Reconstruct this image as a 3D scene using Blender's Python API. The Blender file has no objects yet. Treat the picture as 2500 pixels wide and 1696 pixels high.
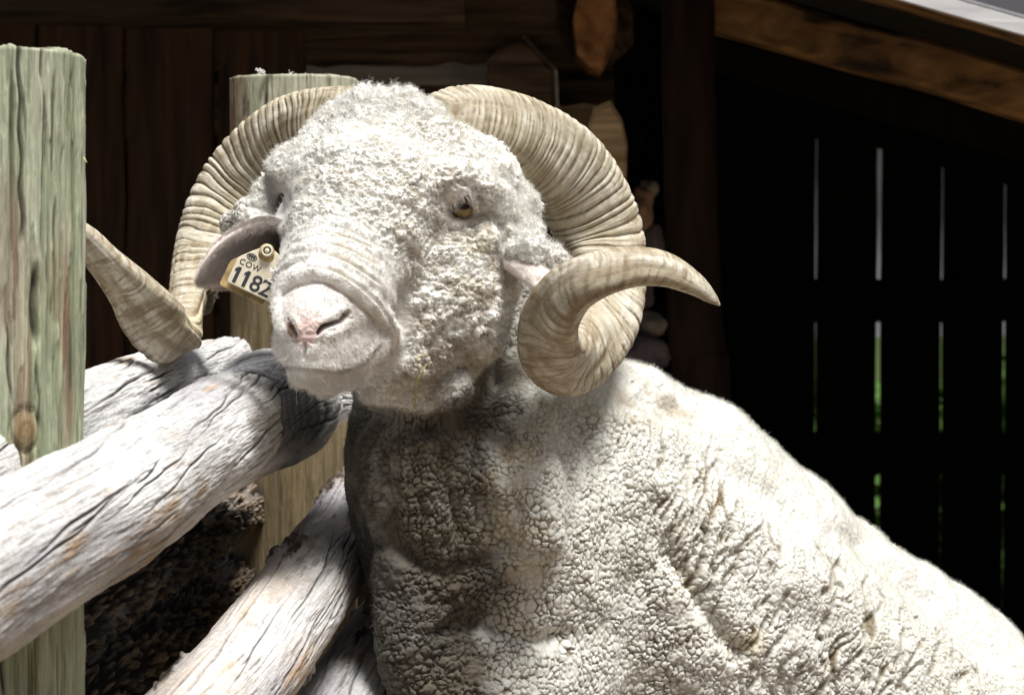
import bpy, math
import numpy as np
from mathutils import Vector, Matrix

# ------------------------------------------------------------------ camera, sky, sun, exposure
K = 0.36667 / 2500.0            # metres per photo pixel per metre of distance
CX, CY, CAMZ = 1250.0, 848.0, 1.0
sc = bpy.context.scene
cam_d = bpy.data.cameras.new('camera')
cam = bpy.data.objects.new('camera', cam_d)
sc.collection.objects.link(cam)
sc.camera = cam
cam.location = (0, 0, CAMZ)
cam.rotation_euler = (math.radians(90), 0, 0)
cam_d.sensor_width = 36.0
cam_d.lens = 36.0 / 0.36667
cam_d.clip_start = 0.05
cam_d.clip_end = 500
cam_d.dof.use_dof = True
cam_d.dof.focus_distance = 2.95
cam_d.dof.aperture_fstop = 12.0

SUN_EL, SUN_AZ = math.radians(68), math.radians(34)     # from behind the camera, to its right
to_sun = Vector((math.sin(SUN_AZ) * math.cos(SUN_EL), -math.cos(SUN_AZ) * math.cos(SUN_EL), math.sin(SUN_EL)))
world = bpy.data.worlds.new('World')
sc.world = world
world.use_nodes = True
wn = world.node_tree.nodes
sky = wn.new('ShaderNodeTexSky')
sky.sky_type = 'NISHITA'
sky.sun_disc = False
sky.dust_density = 6.0
sky.ozone_density = 0.3
sky.sun_elevation = SUN_EL
sky.sun_rotation = math.atan2(to_sun.x, to_sun.y)
world.node_tree.links.new(sky.outputs[0], wn['Background'].inputs[0])
wn['Background'].inputs[1].default_value = 0.05
sun_d = bpy.data.lights.new('sun', 'SUN')
sun = bpy.data.objects.new('sun', sun_d)
sc.collection.objects.link(sun)
sun_d.energy = 5.0
sun_d.angle = math.radians(22)          # thin bright cloud: soft-edged shadows
sun_d.color = (1.0, 0.988, 0.965)
sun.rotation_euler = to_sun.to_track_quat('Z', 'Y').to_euler()
sun.location = (2, -2, 6)
vs = sc.view_settings
vs.view_transform = 'Standard'
vs.look = 'None'
vs.exposure = 0.40
vs.gamma = 1.0
vs.use_curve_mapping = False
sc.cycles.use_denoising = True
sc.cycles.max_bounces = 6
sc.cycles.diffuse_bounces = 3
sc.cycles.glossy_bounces = 2
sc.cycles.transparent_max_bounces = 4
rng = np.random.default_rng(11)

# ------------------------------------------------------------------ small helpers
def W(px, py, d):
    return np.array(((px - CX) * K * d, d, CAMZ - (py - CY) * K * d))

def proj(P):
    return CX + P[:, 0] / (K * P[:, 1]), CY - (P[:, 2] - CAMZ) / (K * P[:, 1])

def hashf(ix, iy, iz, seed=0):
    h = (ix.astype(np.uint32) * np.uint32(374761393) + iy.astype(np.uint32) * np.uint32(668265263)
         + iz.astype(np.uint32) * np.uint32(2246822519) + np.uint32((seed * 3266489917 + 12345) & 0xffffffff))
    h ^= h >> np.uint32(15); h *= np.uint32(2246822519)
    h ^= h >> np.uint32(13); h *= np.uint32(3266489917)
    h ^= h >> np.uint32(16)
    return h.astype(np.float32) * np.float32(1.0 / 4294967295.0)

def vnoise(P, seed=0):
    P = np.asarray(P, np.float32)
    f0 = np.floor(P); t = P - f0; i = f0.astype(np.int64)
    t = t * t * t * (t * (t * 6 - 15) + 10)
    out = 0
    for dx in (0, 1):
        wx = t[:, 0] if dx else 1 - t[:, 0]
        for dy in (0, 1):
            wy = t[:, 1] if dy else 1 - t[:, 1]
            for dz in (0, 1):
                wz = t[:, 2] if dz else 1 - t[:, 2]
                out = out + wx * wy * wz * hashf(i[:, 0] + dx, i[:, 1] + dy, i[:, 2] + dz, seed)
    return out * 2 - 1

def fbm(P, octv=4, seed=0, gain=0.5):
    P = np.asarray(P, np.float32)
    a, s, o = 1.0, 0.0, 0
    for q in range(octv):
        o = o + a * vnoise(P * (2.03 ** q) + 17.3 * q, seed + q)
        s += a; a *= gain
    return o / s * 1.6

def worley(P, seed=0, jit=0.9):
    P = np.asarray(P, np.float32)
    n = len(P)
    F1 = np.empty(n, np.float32); F2 = np.empty(n, np.float32); ID = np.empty(n, np.float32)
    for a in range(0, n, 60000):
        p = P[a:a + 60000]
        c = np.floor(p).astype(np.int64)
        f1 = np.full(len(p), 9, np.float32); f2 = f1.copy(); idd = np.zeros(len(p), np.float32)
        for dx in (-1, 0, 1):
            for dy in (-1, 0, 1):
                for dz in (-1, 0, 1):
                    i, j, k = c[:, 0] + dx, c[:, 1] + dy, c[:, 2] + dz
                    h = hashf(i, j, k, seed)
                    x = i + 0.5 + jit * (h - 0.5)
                    h2 = (h * 7919.13) % 1.0
                    h3 = (h * 104729.7) % 1.0
                    y = j + 0.5 + jit * (h2 - 0.5)
                    z = k + 0.5 + jit * (h3 - 0.5)
                    d = (p[:, 0] - x) ** 2 + (p[:, 1] - y) ** 2 + (p[:, 2] - z) ** 2
                    m = d < f1
                    f2 = np.where(m, f1, np.minimum(f2, d))
                    idd = np.where(m, h, idd)
                    f1 = np.minimum(f1, d)
        F1[a:a + 60000] = np.sqrt(f1); F2[a:a + 60000] = np.sqrt(f2); ID[a:a + 60000] = idd
    return F1, F2, ID

def sstep(a, b, x):
    t = np.clip((x - a) / (b - a), 0, 1)
    return t * t * (3 - 2 * t)

def mix(a, b, t):
    t = np.asarray(t)
    if np.ndim(a) or np.ndim(b):
        t = t[..., None] if t.ndim and (np.ndim(a) == 1 or np.ndim(a) == 2) and t.ndim == 1 else t
    return np.asarray(a) * (1 - t) + np.asarray(b) * t

def catmull(pts, n):
    """pts (m,c) control rows -> n samples of a Catmull-Rom spline through them"""
    P = np.asarray(pts, float)
    P = np.vstack([2 * P[0] - P[1], P, 2 * P[-1] - P[-2]])
    m = len(P) - 3
    t = np.linspace(0, m - 1e-6, n)
    i = t.astype(int); f = (t - i)[:, None]
    a, b, c, d = P[i], P[i + 1], P[i + 2], P[i + 3]
    return 0.5 * (2 * b + (c - a) * f + (2 * a - 5 * b + 4 * c - d) * f ** 2 + (3 * b - a - 3 * c + d) * f ** 3)

def poly_dist(x, y, poly, closed=False):
    """distance in px to a polyline, and parameter along it 0..1"""
    P = np.asarray(poly, float)
    if closed: P = np.vstack([P, P[:1]])
    best = np.full(len(x), 1e9); par = np.zeros(len(x))
    seg = np.linalg.norm(np.diff(P, axis=0), axis=1); cum = np.concatenate([[0], np.cumsum(seg)])
    for q in range(len(P) - 1):
        a, b = P[q], P[q + 1]; ab = b - a
        t = np.clip(((x - a[0]) * ab[0] + (y - a[1]) * ab[1]) / (ab @ ab + 1e-9), 0, 1)
        d = np.hypot(x - a[0] - t * ab[0], y - a[1] - t * ab[1])
        m = d < best
        best = np.where(m, d, best); par = np.where(m, (cum[q] + t * seg[q]) / cum[-1], par)
    return best, par

def inside(x, y, poly):
    P = np.asarray(poly, float); r = np.zeros(len(x), bool); j = len(P) - 1
    for i in range(len(P)):
        c = ((P[i, 1] > y) != (P[j, 1] > y)) & (x < (P[j, 0] - P[i, 0]) * (y - P[i, 1]) / (P[j, 1] - P[i, 1] + 1e-12) + P[i, 0])
        r ^= c; j = i
    return r

def near_poly(x, y, poly, m):
    P = np.asarray(poly, float)
    return np.flatnonzero((x > P[:, 0].min() - m) & (x < P[:, 0].max() + m) & (y > P[:, 1].min() - m) & (y < P[:, 1].max() + m))

def region(x, y, poly, soft):
    """soft mask of a closed px polygon: 1 inside, 0 outside, blurred over +-soft px"""
    out = np.zeros(len(x)); s = near_poly(x, y, poly, soft)
    d, _ = poly_dist(x[s], y[s], poly, True)
    d = np.where(inside(x[s], y[s], poly), d, -d)
    out[s] = sstep(-soft, soft, d)
    return out

def along(x, y, poly, width, taper=False):
    """bell-shaped mask along a px polyline"""
    out = np.zeros(len(x)); s = near_poly(x, y, poly, 3 * width)
    d, t = poly_dist(x[s], y[s], poly)
    g = np.exp(-(d / width) ** 2)
    if taper: g = g * np.clip(np.minimum(t, 1 - t) * 6, 0.0, 1)
    out[s] = g
    return out

# ------------------------------------------------------------------ mesh and object helpers
COL = sc.collection
def link(o, parent=None):
    COL.objects.link(o)
    if parent is not None:
        o.parent = parent
        o.matrix_parent_inverse = Matrix.Translation(-Vector(parent.location))
    return o

def mesh_from(name, V, quads=None, ngons=None, smooth=True, attrs=None):
    me = bpy.data.meshes.new(name)
    V = np.ascontiguousarray(V, np.float32)
    loops, sizes = [], []
    if quads is not None and len(quads):
        q = np.asarray(quads, np.int32); loops.append(q.ravel()); sizes.append(np.full(len(q), q.shape[1], np.int32))
    for g in (ngons or []):
        loops.append(np.asarray(g, np.int32)); sizes.append(np.array([len(g)], np.int32))
    loops = np.concatenate(loops); sizes = np.concatenate(sizes)
    me.vertices.add(len(V)); me.vertices.foreach_set('co', V.ravel())
    me.loops.add(len(loops)); me.loops.foreach_set('vertex_index', loops)
    me.polygons.add(len(sizes))
    st = np.concatenate([[0], np.cumsum(sizes)[:-1]]).astype(np.int32)
    me.polygons.foreach_set('loop_start', st)
    me.polygons.foreach_set('loop_total', sizes)
    me.polygons.foreach_set('use_smooth', np.full(len(sizes), smooth, bool))
    for k, a in (attrs or {}).items():
        a = np.asarray(a, np.float32)
        if a.ndim == 2:
            c = np.ones((len(a), 4), np.float32); c[:, :3] = a[:, :3]
            at = me.attributes.new(k, 'FLOAT_COLOR', 'POINT'); at.data.foreach_set('color', c.ravel())
        else:
            at = me.attributes.new(k, 'FLOAT', 'POINT'); at.data.foreach_set('value', a)
    me.update(calc_edges=True)
    me.validate()
    return me

def obj(name, me, mat=None, parent=None, label=None, cat=None, group=None, kind=None):
    o = bpy.data.objects.new(name, me)
    if mat is not None and me is not None and not me.materials:
        me.materials.append(mat)
    link(o, parent)
    return tag(o, label, cat, group, kind)

def tag(o, label=None, cat=None, group=None, kind=None):
    if label: o['label'] = label
    if cat: o['category'] = cat
    if group: o['group'] = group
    if kind: o['kind'] = kind
    return o

def empty(name, loc, label=None, cat=None, group=None):
    o = bpy.data.objects.new(name, None)
    o.location = loc
    o.empty_display_size = 0.05
    link(o)
    return tag(o, label, cat, group)

def grid_quads(nu, nv, wrap_v=True):
    i = np.arange(nu - 1)[:, None]; j = np.arange(nv if wrap_v else nv - 1)[None, :]
    j2 = (j + 1) % nv
    q = np.stack([i * nv + j, (i + 1) * nv + j, (i + 1) * nv + j2, i * nv + j2], -1)
    return q.reshape(-1, 4)

def frames(C):
    T = np.gradient(C, axis=0); T /= np.linalg.norm(T, axis=1)[:, None]
    return T

def vnormals(V, Q):
    n = np.cross(V[Q[:, 2]] - V[Q[:, 0]], V[Q[:, 3]] - V[Q[:, 1]])
    N = np.zeros_like(V)
    for c in range(3):
        for k in range(4):
            N[:, c] += np.bincount(Q[:, k], n[:, c], len(V))
    return N / (np.linalg.norm(N, axis=1)[:, None] + 1e-12)

# ------------------------------------------------------------------ materials
class Mat:
    def __init__(s, name):
        s.m = bpy.data.materials.new(name); s.m.use_nodes = True
        s.t = s.m.node_tree; s.n = s.t.nodes; s.b = s.n['Principled BSDF']
    def new(s, t, **kw):
        x = s.n.new(t)
        for k, v in kw.items():
            if hasattr(x, k): setattr(x, k, v)
            else: x.inputs[k.replace('_', ' ')].default_value = v
        return x
    def ln(s, a, b): s.t.links.new(a, b)

def attr_mat(name, rough=0.85, spec=0.2, bump=None, vary=0.12, vscale=90.0, stretch=None, sheen=0.0, sss=0.0, attr='col'):
    """colour from the mesh attribute (computed per vertex below), varied and bumped by noise nodes"""
    M = Mat(name)
    a = M.new('ShaderNodeAttribute', attribute_name=attr)
    tc = M.new('ShaderNodeTexCoord')
    vec = tc.outputs['Object']
    if stretch is not None:
        mp = M.new('ShaderNodeMapping'); mp.inputs['Scale'].default_value = stretch
        M.ln(vec, mp.inputs[0]); vec = mp.outputs[0]
    nz = M.new('ShaderNodeTexNoise'); nz.inputs['Scale'].default_value = vscale; nz.inputs['Detail'].default_value = 6
    M.ln(vec, nz.inputs['Vector'])
    mr = M.new('ShaderNodeMapRange'); mr.inputs[1].default_value = 0.25; mr.inputs[2].default_value = 0.75
    mr.inputs[3].default_value = 1 - vary; mr.inputs[4].default_value = 1 + vary
    M.ln(nz.outputs[0], mr.inputs[0])
    mx = M.new('ShaderNodeVectorMath', operation='SCALE')
    M.ln(a.outputs['Color'], mx.inputs[0]); M.ln(mr.outputs[0], mx.inputs['Scale'])
    M.ln(mx.outputs[0], M.b.inputs['Base Color'])
    M.b.inputs['Roughness'].default_value = rough
    M.b.inputs['Specular IOR Level'].default_value = spec
    if sheen:
        M.b.inputs['Sheen Weight'].default_value = sheen
        M.b.inputs['Sheen Roughness'].default_value = 0.5
    if sss:
        M.b.inputs['Subsurface Weight'].default_value = sss
        M.b.inputs['Subsurface Radius'].default_value = (1.0, 0.7, 0.5)
        M.b.inputs['Subsurface Scale'].default_value = 0.006
    if bump:
        bscale, bdist, bstr = bump
        n2 = M.new('ShaderNodeTexNoise'); n2.inputs['Scale'].default_value = bscale; n2.inputs['Detail'].default_value = 4
        M.ln(vec, n2.inputs['Vector'])
        bp = M.new('ShaderNodeBump'); bp.inputs['Strength'].default_value = bstr; bp.inputs['Distance'].default_value = bdist
        M.ln(n2.outputs[0], bp.inputs['Height']); M.ln(bp.outputs[0], M.b.inputs['Normal'])
    return M.m

def wood_mat(name, c1, c2, scale=(2, 2, 40), rough=0.8, spec=0.15, bump=0.4, nscale=6.0):
    """grain stretched along one object axis between two colours"""
    M = Mat(name)
    tc = M.new('ShaderNodeTexCoord'); mp = M.new('ShaderNodeMapping'); mp.inputs['Scale'].default_value = scale
    oi = M.new('ShaderNodeObjectInfo'); ad = M.new('ShaderNodeVectorMath', operation='ADD')
    sc_ = M.new('ShaderNodeVectorMath', operation='SCALE'); sc_.inputs[0].default_value = (13, 7, 5)
    M.ln(oi.outputs['Random'], sc_.inputs['Scale'])
    M.ln(tc.outputs['Object'], ad.inputs[0]); M.ln(sc_.outputs[0], ad.inputs[1]); M.ln(ad.outputs[0], mp.inputs[0])
    nz = M.new('ShaderNodeTexNoise'); nz.inputs['Scale'].default_value = nscale; nz.inputs['Detail'].default_value = 7
    nz.inputs['Distortion'].default_value = 0.6
    M.ln(mp.outputs[0], nz.inputs['Vector'])
    cr = M.new('ShaderNodeValToRGB')
    cr.color_ramp.elements[0].position = 0.32; cr.color_ramp.elements[0].color = (*c1, 1)
    cr.color_ramp.elements[1].position = 0.68; cr.color_ramp.elements[1].color = (*c2, 1)
    M.ln(nz.outputs[0], cr.inputs[0]); M.ln(cr.outputs[0], M.b.inputs['Base Color'])
    M.b.inputs['Roughness'].default_value = rough; M.b.inputs['Specular IOR Level'].default_value = spec
    bp = M.new('ShaderNodeBump'); bp.inputs['Strength'].default_value = bump; bp.inputs['Distance'].default_value = 0.004
    M.ln(nz.outputs[0], bp.inputs['Height']); M.ln(bp.outputs[0], M.b.inputs['Normal'])
    return M.m

def plain(name, c, rough=0.6, spec=0.3, vary=0.15, scale=60.0, coat=0.0):
    M = Mat(name)
    tc = M.new('ShaderNodeTexCoord')
    nz = M.new('ShaderNodeTexNoise'); nz.inputs['Scale'].default_value = scale; nz.inputs['Detail'].default_value = 5
    M.ln(tc.outputs['Object'], nz.inputs['Vector'])
    cr = M.new('ShaderNodeValToRGB')
    lo = tuple(v * (1 - vary) for v in c); hi = tuple(min(1, v * (1 + vary)) for v in c)
    cr.color_ramp.elements[0].position = 0.3; cr.color_ramp.elements[0].color = (*lo, 1)
    cr.color_ramp.elements[1].position = 0.7; cr.color_ramp.elements[1].color = (*hi, 1)
    M.ln(nz.outputs[0], cr.inputs[0]); M.ln(cr.outputs[0], M.b.inputs['Base Color'])
    M.b.inputs['Roughness'].default_value = rough; M.b.inputs['Specular IOR Level'].default_value = spec
    M.b.inputs['Coat Weight'].default_value = coat
    return M.m

# ------------------------------------------------------------------ the ground (a bank on the left, falling to the yard on the right)
def ground_z(x, y):
    bank = sstep(0.55, -0.35, x) * sstep(4.6, 3.6, y) * sstep(0.6, 1.6, y)
    return 0.24 * bank + 1.05 * sstep(8.6, 14.0, y)
gx = np.concatenate([-np.geomspace(120, 2.2, 24), np.linspace(-2, 2, 70), np.geomspace(2.2, 120, 24)])
gy = np.concatenate([np.linspace(-60, -1, 12), np.linspace(-0.6, 8, 110), np.geomspace(8.3, 220, 26)])
GX, GY = np.meshgrid(gx, gy, indexing='ij')
gp = np.stack([GX.ravel(), GY.ravel(), np.zeros(GX.size)], 1)
gp[:, 2] = ground_z(gp[:, 0], gp[:, 1]) + 0.012 * fbm(gp * np.array((6, 6, 1)), 3, 3) * (np.abs(gp[:, 0]) < 3)
green = sstep(7.4, 8.6, gp[:, 1] + 0.5 * fbm(gp, 2, 5))
gc = mix(np.tile(np.array((.17, .13, .09)), (len(gp), 1)), np.array((.040, .060, .018)), green)
gc = gc * (1 + 0.35 * fbm(gp * 3, 3, 8)[:, None])
M_ground = attr_mat('trodden_earth_and_grass', rough=0.95, spec=0.1, vary=0.3, vscale=30, bump=(60, 0.02, 0.6))
obj('ground', mesh_from('ground', gp, grid_quads(len(gx), len(gy), False)[:, ::-1], None, True, {'col': gc}), M_ground, None, kind='structure')

# ------------------------------------------------------------------ timber pieces
def timber(name, a, b, w, h, mat, parent, up=(0, 0, 1), seed=0, wob=0.004, bevel=0.12, cut=None, label=None, nseg=10, taper=1.0, mesh_only=False):
    """a hewn bar from a to b: rounded-rectangle section w x h, slightly crooked; cut: (dir, slope) slants the far end"""
    a, b = np.array(a, float), np.array(b, float)
    T = b - a; L = np.linalg.norm(T); T /= L
    U = np.array(up, float); U -= T * (T @ U); U /= np.linalg.norm(U); S = np.cross(T, U)
    sec = []
    bw, bh = bevel * min(w, h), bevel * min(w, h)
    for sx, sy in ((1, 1), (-1, 1), (-1, -1), (1, -1)):
        c0 = (sx * (w / 2 - bw), sy * h / 2); c1 = (sx * w / 2, sy * (h / 2 - bh))
        pr = [c0, c1] if sx * sy < 0 else [c1, c0]
        sec += pr
    sec = np.array(sec); nv = len(sec)
    r = np.random.default_rng(seed + 77)
    V_ = []
    for q in range(nseg + 1):
        f = q / nseg
        o = r.normal(0, wob, 2); s = (1 + (taper - 1) * f) * (1 + r.normal(0, wob * 4))
        pts = a + T * L * f + (sec[:, :1] * s + o[0]) * S + (sec[:, 1:] * s + o[1]) * U
        if cut is not None and q == nseg:
            dv = np.array(cut[0], float)
            pts = pts + T * ((pts - b) @ dv)[:, None] * cut[1]
        V_.append(pts)
    V_ = np.vstack(V_)
    ng = [list(range(nv))[::-1], [nseg * nv + j for j in range(nv)]]
    # store around the object origin so that grain follows each piece
    me = mesh_from(name, V_, grid_quads(nseg + 1, nv)[:, ::-1], ng, False)
    if mesh_only: return me
    return obj(name, me, mat, parent, label)

M_dark = wood_mat('dark_stained_boards', (.012, .007, .0045), (.052, .027, .013), (7, 7, .7))
M_darkx = wood_mat('dark_hewn_timber', (.020, .014, .010), (.12, .083, .053), (.7, 7, 7))
M_rust = wood_mat('weathered_brown_rafter', (.022, .014, .009), (.30, .165, .065), (2.2, 5, 5), nscale=4)
M_end = wood_mat('lit_orange_brown_end_grain', (.12, .05, .02), (.52, .26, .11), (5, 5, 5), nscale=4)  # lightened so the top beam end looks lit
M_tan = wood_mat('sunlit_tan_hewn_timber', (.34, .23, .11), (.80, .62, .40), (.8, 6, 14), nscale=3)  # tan raised in tone, painting sun onto the lower beam
M_greyb = wood_mat('grey_weathered_board', (.16, .15, .135), (.30, .285, .25), (.5, 6, 9))
M_fascia = wood_mat('pale_grey_painted_edge', (.46, .46, .47), (.66, .66, .67), (1, 6, 6))
M_sheet = plain('grey_roof_sheet', (.28, .28, .29), 0.5, 0.4)
M_int = wood_mat('interior_shade_planks', (.008, .007, .006), (.016, .013, .011), (7, 7, .7))  # near black: the deep shade indoors is put into the plank colour

# log cabin corner: hewn beams stacked along the back, ends cut off at the right
cab = empty('log_cabin', (float(W(900, 0, 5.6)[0]), 5.6, 0.0), 'dark log cabin of stacked hewn beams with blunt beam ends at its corner', 'cabin')
def beam(pxa, pxb, py0, py1, d, mat, seed, depth=0.15, cut=None, name='beam', label=None, bevel=0.2, tw=0.0):
    h = (py1 - py0) * K * d; pm = (py0 + py1) / 2
    a = W(pxa, pm, d); b = W(pxb, pm, d - tw); a[1] += depth / 2; b[1] += depth / 2
    return timber(name, a, b, depth, h, mat, cab, seed=seed, wob=0.003, bevel=bevel, cut=cut, label=label)
bm = beam(-900, 1455, -75, 160, 5.25, M_darkx, 1, 0.17, cut=((0, 1, 0), 0.9), bevel=0.33, tw=0.0)
def end_face(pts, d, name, mat, parent, thick=0.02, lean=0.0, label=None):
    """a hewn end: polygon in photo px at distance d, slightly crowned, with real thickness"""
    P = np.array([W(px, py, d + lean * (px - pts[0][0])) for px, py in pts]); c = P.mean(0)
    n = len(P)
    In = c + (P - c) * 0.86 - np.array((0, 0.006, 0)); Bk = P + np.array((0, thick, 0))
    V_ = np.vstack([P, In, Bk])
    ng = [[n + k for k in range(n)][::-1], [2 * n + k for k in range(n)]]
    for k in range(n):
        k2 = (k + 1) % n
        ng += [[k, k2, n + k2, n + k][::-1], [k2, k, 2 * n + k, 2 * n + k2][::-1]]
    return obj(name, mesh_from(name, V_, None, ng, False), mat, parent, label)
end_face([(1400, 40), (1420, -40), (1492, -70), (1508, 40), (1500, 110), (1470, 172), (1438, 160), (1408, 130)], 5.16, 'beam_end', M_end, bm, 0.16, 0.0001, 'orange brown end grain of the top beam, lightened to look lit')
beam(-900, 1135, -60, 62, 5.12, M_darkx, 2, 0.12)
beam(-900, 1500, 165, 330, 5.40, M_darkx, 3, 0.16)
beam(-900, 1480, 335, 520, 5.46, M_darkx, 4, 0.16)
beam(-900, 1490, 525, 720, 5.46, M_darkx, 5, 0.16)
beam(-900, 1490, 725, 930, 5.46, M_darkx, 6, 0.16)
beam(-900, 1490, 935, 1200, 5.46, M_darkx, 7, 0.16)
beam(-900, 1490, 1205, 1500, 5.46, M_darkx, 16, 0.16)
beam(-900, 1490, 1505, 1960, 5.46, M_darkx, 17, 0.16)
beam(-900, 1500, -330, -80, 5.46, M_darkx, 18, 0.16)
beam(748, 1192, 122, 206, 5.30, M_greyb, 8, 0.035, name='board', bevel=0.05, label='grey weathered board under the top beam')
e = end_face([(1192, 260), (1188, 150), (1240, 98), (1275, 88), (1352, 168), (1356, 262), (1330, 330), (1210, 330)], 5.16, 'beam_end', M_darkx, cab, 0.30, label='dark pointed beam end')
timber('edge_strip', W(1278, 90, 5.155), W(1357, 170, 5.155), 0.006, 0.006, M_darkx, e, wob=0.0003)
timber('edge_strip', W(1357, 172, 5.155), W(1361, 262, 5.155), 0.006, 0.006, M_greyb, e, wob=0.0003)
b2 = beam(1180, 1455, 250, 520, 5.22, M_tan, 9, 0.16, bevel=0.3, label='tan lower beam lightened to look sunlit, with worn rounded end')
end_face([(1438, 300), (1450, 262), (1490, 246), (1518, 290), (1532, 350), (1530, 440), (1518, 520), (1440, 520)], 5.19, 'beam_end', M_tan, b2, 0.17)

# vertical board door leaning before the cabin on the left
door = empty('plank_door', (float(W(370, 0, 4.95)[0]), 4.95, 0.0), 'dark brown door of wide upright planks behind the green post', 'door')
for i, (x0, x1, yt) in enumerate([(-330, -125, 58), (-118, 88, 62), (97, 303, 66), (312, 523, 72), (534, 745, 82)]):
    a = W((x0 + x1) / 2, yt, 4.95); bb = a.copy(); bb[2] = 0.02
    timber('plank', bb, a, (x1 - x0) * K * 4.95, 0.03, M_dark, door, up=(0, 1, 0), seed=40 + i, wob=0.0015, bevel=0.15)
for z in (0.35, 1.30):
    a = W(-330, 0, 4.985); b = W(745, 0, 4.985); a[2] = b[2] = z
    timber('rail', a, b, 0.03, 0.10, M_dark, door, seed=int(50 + z), wob=0.001)
# (a knot-hole lit patch is left to the light)

# ------------------------------------------------------------------ open lean-to shed on the right
shed = empty('open_shed', (0.9, 6.0, 0.0), 'dark open shed with sloping roof and gappy plank back wall', 'shed')
def roof_z(x, y): return 1.608 - 0.285 * (x - 0.356) + 0.06 * (y - 4.4)
def roof_strip(name, x0, x1, y0, y1, dz0, dz1, mat, nx=8, label=None):
    V_, ng = [], []
    xs = np.linspace(x0, x1, nx + 1)
    for xx in xs:
        for yy, dz in ((y0, dz0), (y1, dz0), (y1, dz1), (y0, dz1)):
            V_.append((xx, yy, roof_z(xx, yy) + dz))
    q = grid_quads(nx + 1, 4)
    me = mesh_from(name, np.array(V_), q, [[0, 1, 2, 3], [nx * 4 + k for k in (3, 2, 1, 0)]], False)
    return obj(name, me, mat, shed, label)
roof_strip('roof_sheet', -3.4, 2.6, 4.41, 8.0, 0.0405, 0.0450, M_sheet)
for i, yy in enumerate(np.arange(4.42, 7.95, 0.22)):
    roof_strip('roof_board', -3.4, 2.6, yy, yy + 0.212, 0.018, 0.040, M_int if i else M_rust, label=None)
roof_strip('fascia', -3.4, 2.6, 4.375, 4.402, 0.010, 0.035, M_fascia, label='pale grey roof edge in the sun')
for i, (xx, yy) in enumerate([(0, 5.06), (0, 6.3), (0, 7.5)]):
    a = np.array((-3.2, yy, roof_z(-3.2, yy) - 0.035)); b = np.array((2.5, yy, roof_z(2.5, yy) - 0.035))
    if i == 0: a = np.array((0.352, yy, roof_z(0.352, yy) - 0.03)); b[2] += 0.005
    timber('rafter', a, b, 0.07, 0.085, M_rust if i == 0 else M_int, shed, seed=60 + i, wob=0.002, nseg=16, label='brown blotched rafter' if i == 0 else None)
# corner post: a crooked dark pole
def pole(name, rows, mat, parent, seed=0, n=60, nv=24, amp=0.004, **kw):
    R = catmull(rows, n)
    th = np.linspace(0, 2 * math.pi, nv, endpoint=False)
    P = R[:, None, :3] + R[:, None, 3:4] * np.stack([np.cos(th), np.sin(th), 0 * th], 1)[None]
    V_ = P.reshape(-1, 3)
    V_ = V_ + (amp * fbm(V_ * np.array((20, 20, 5)), 3, seed))[:, None] * np.tile(np.stack([np.cos(th), np.sin(th), 0 * th], 1), (n, 1))
    ng = [list(range(nv)), [(n - 1) * nv + j for j in range(nv)][::-1]]
    return obj(name, mesh_from(name, V_, grid_quads(n, nv)[:, ::-1], ng, True), mat, parent, **kw)
M_post = wood_mat('dark_brown_pole', (.006, .004, .003), (.026, .013, .008), (5, 5, 1.2), nscale=5)
pole('post', [(*W(1676, -40, 5.0), 0.047), (*W(1682, 300, 5.0), 0.046), (*W(1690, 600, 5.0), 0.047), (*W(1702, 850, 5.0), 0.049), (*W(1712, 1000, 5.0), 0.05), (*W(1716, 2230, 5.0), 0.052)], M_post, shed, 3, label='dark brown corner pole')
# back wall: planks with gaps between them, rails across
YB = 7.6
def xs_at(px): return (px - CX) * K * YB
slit = [1535, 1765, 1995, 2148, 2302, 2455, 2608, 2762, 2915, 3040, 3150]
gaps = [.003, .0002, .0022, .0060, .0027, .0034, .0025, .003, .003, .003, .0]
timber('plank', (xs_at(1760), YB + 0.03, 0.0), (xs_at(1760), YB + 0.03, 1.6), 0.36, 0.02, M_int, shed, up=(0, 1, 0), seed=88, wob=0.0005, bevel=0.05)  # extra plank added behind the wall to stop light leaking through a seam
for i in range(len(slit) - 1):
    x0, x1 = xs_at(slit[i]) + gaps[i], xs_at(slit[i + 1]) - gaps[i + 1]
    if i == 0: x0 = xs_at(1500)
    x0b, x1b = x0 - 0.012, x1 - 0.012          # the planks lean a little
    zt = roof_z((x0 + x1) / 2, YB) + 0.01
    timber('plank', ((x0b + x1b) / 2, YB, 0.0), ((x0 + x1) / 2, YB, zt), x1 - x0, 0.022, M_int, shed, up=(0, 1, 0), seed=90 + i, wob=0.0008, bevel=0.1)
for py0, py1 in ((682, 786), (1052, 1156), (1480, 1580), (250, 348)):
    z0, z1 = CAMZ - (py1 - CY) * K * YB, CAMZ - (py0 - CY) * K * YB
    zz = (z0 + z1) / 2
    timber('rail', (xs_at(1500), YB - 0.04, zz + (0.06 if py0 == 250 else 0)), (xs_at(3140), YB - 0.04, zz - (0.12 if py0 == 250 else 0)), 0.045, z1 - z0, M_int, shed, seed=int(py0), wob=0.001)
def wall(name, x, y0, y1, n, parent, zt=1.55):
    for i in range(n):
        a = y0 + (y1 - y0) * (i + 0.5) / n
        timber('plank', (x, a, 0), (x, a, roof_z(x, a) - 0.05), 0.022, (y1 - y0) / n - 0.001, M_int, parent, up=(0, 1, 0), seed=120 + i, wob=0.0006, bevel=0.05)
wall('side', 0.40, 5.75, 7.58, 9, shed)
wall('side', 2.12, 5.0, 7.58, 12, shed)
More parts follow.
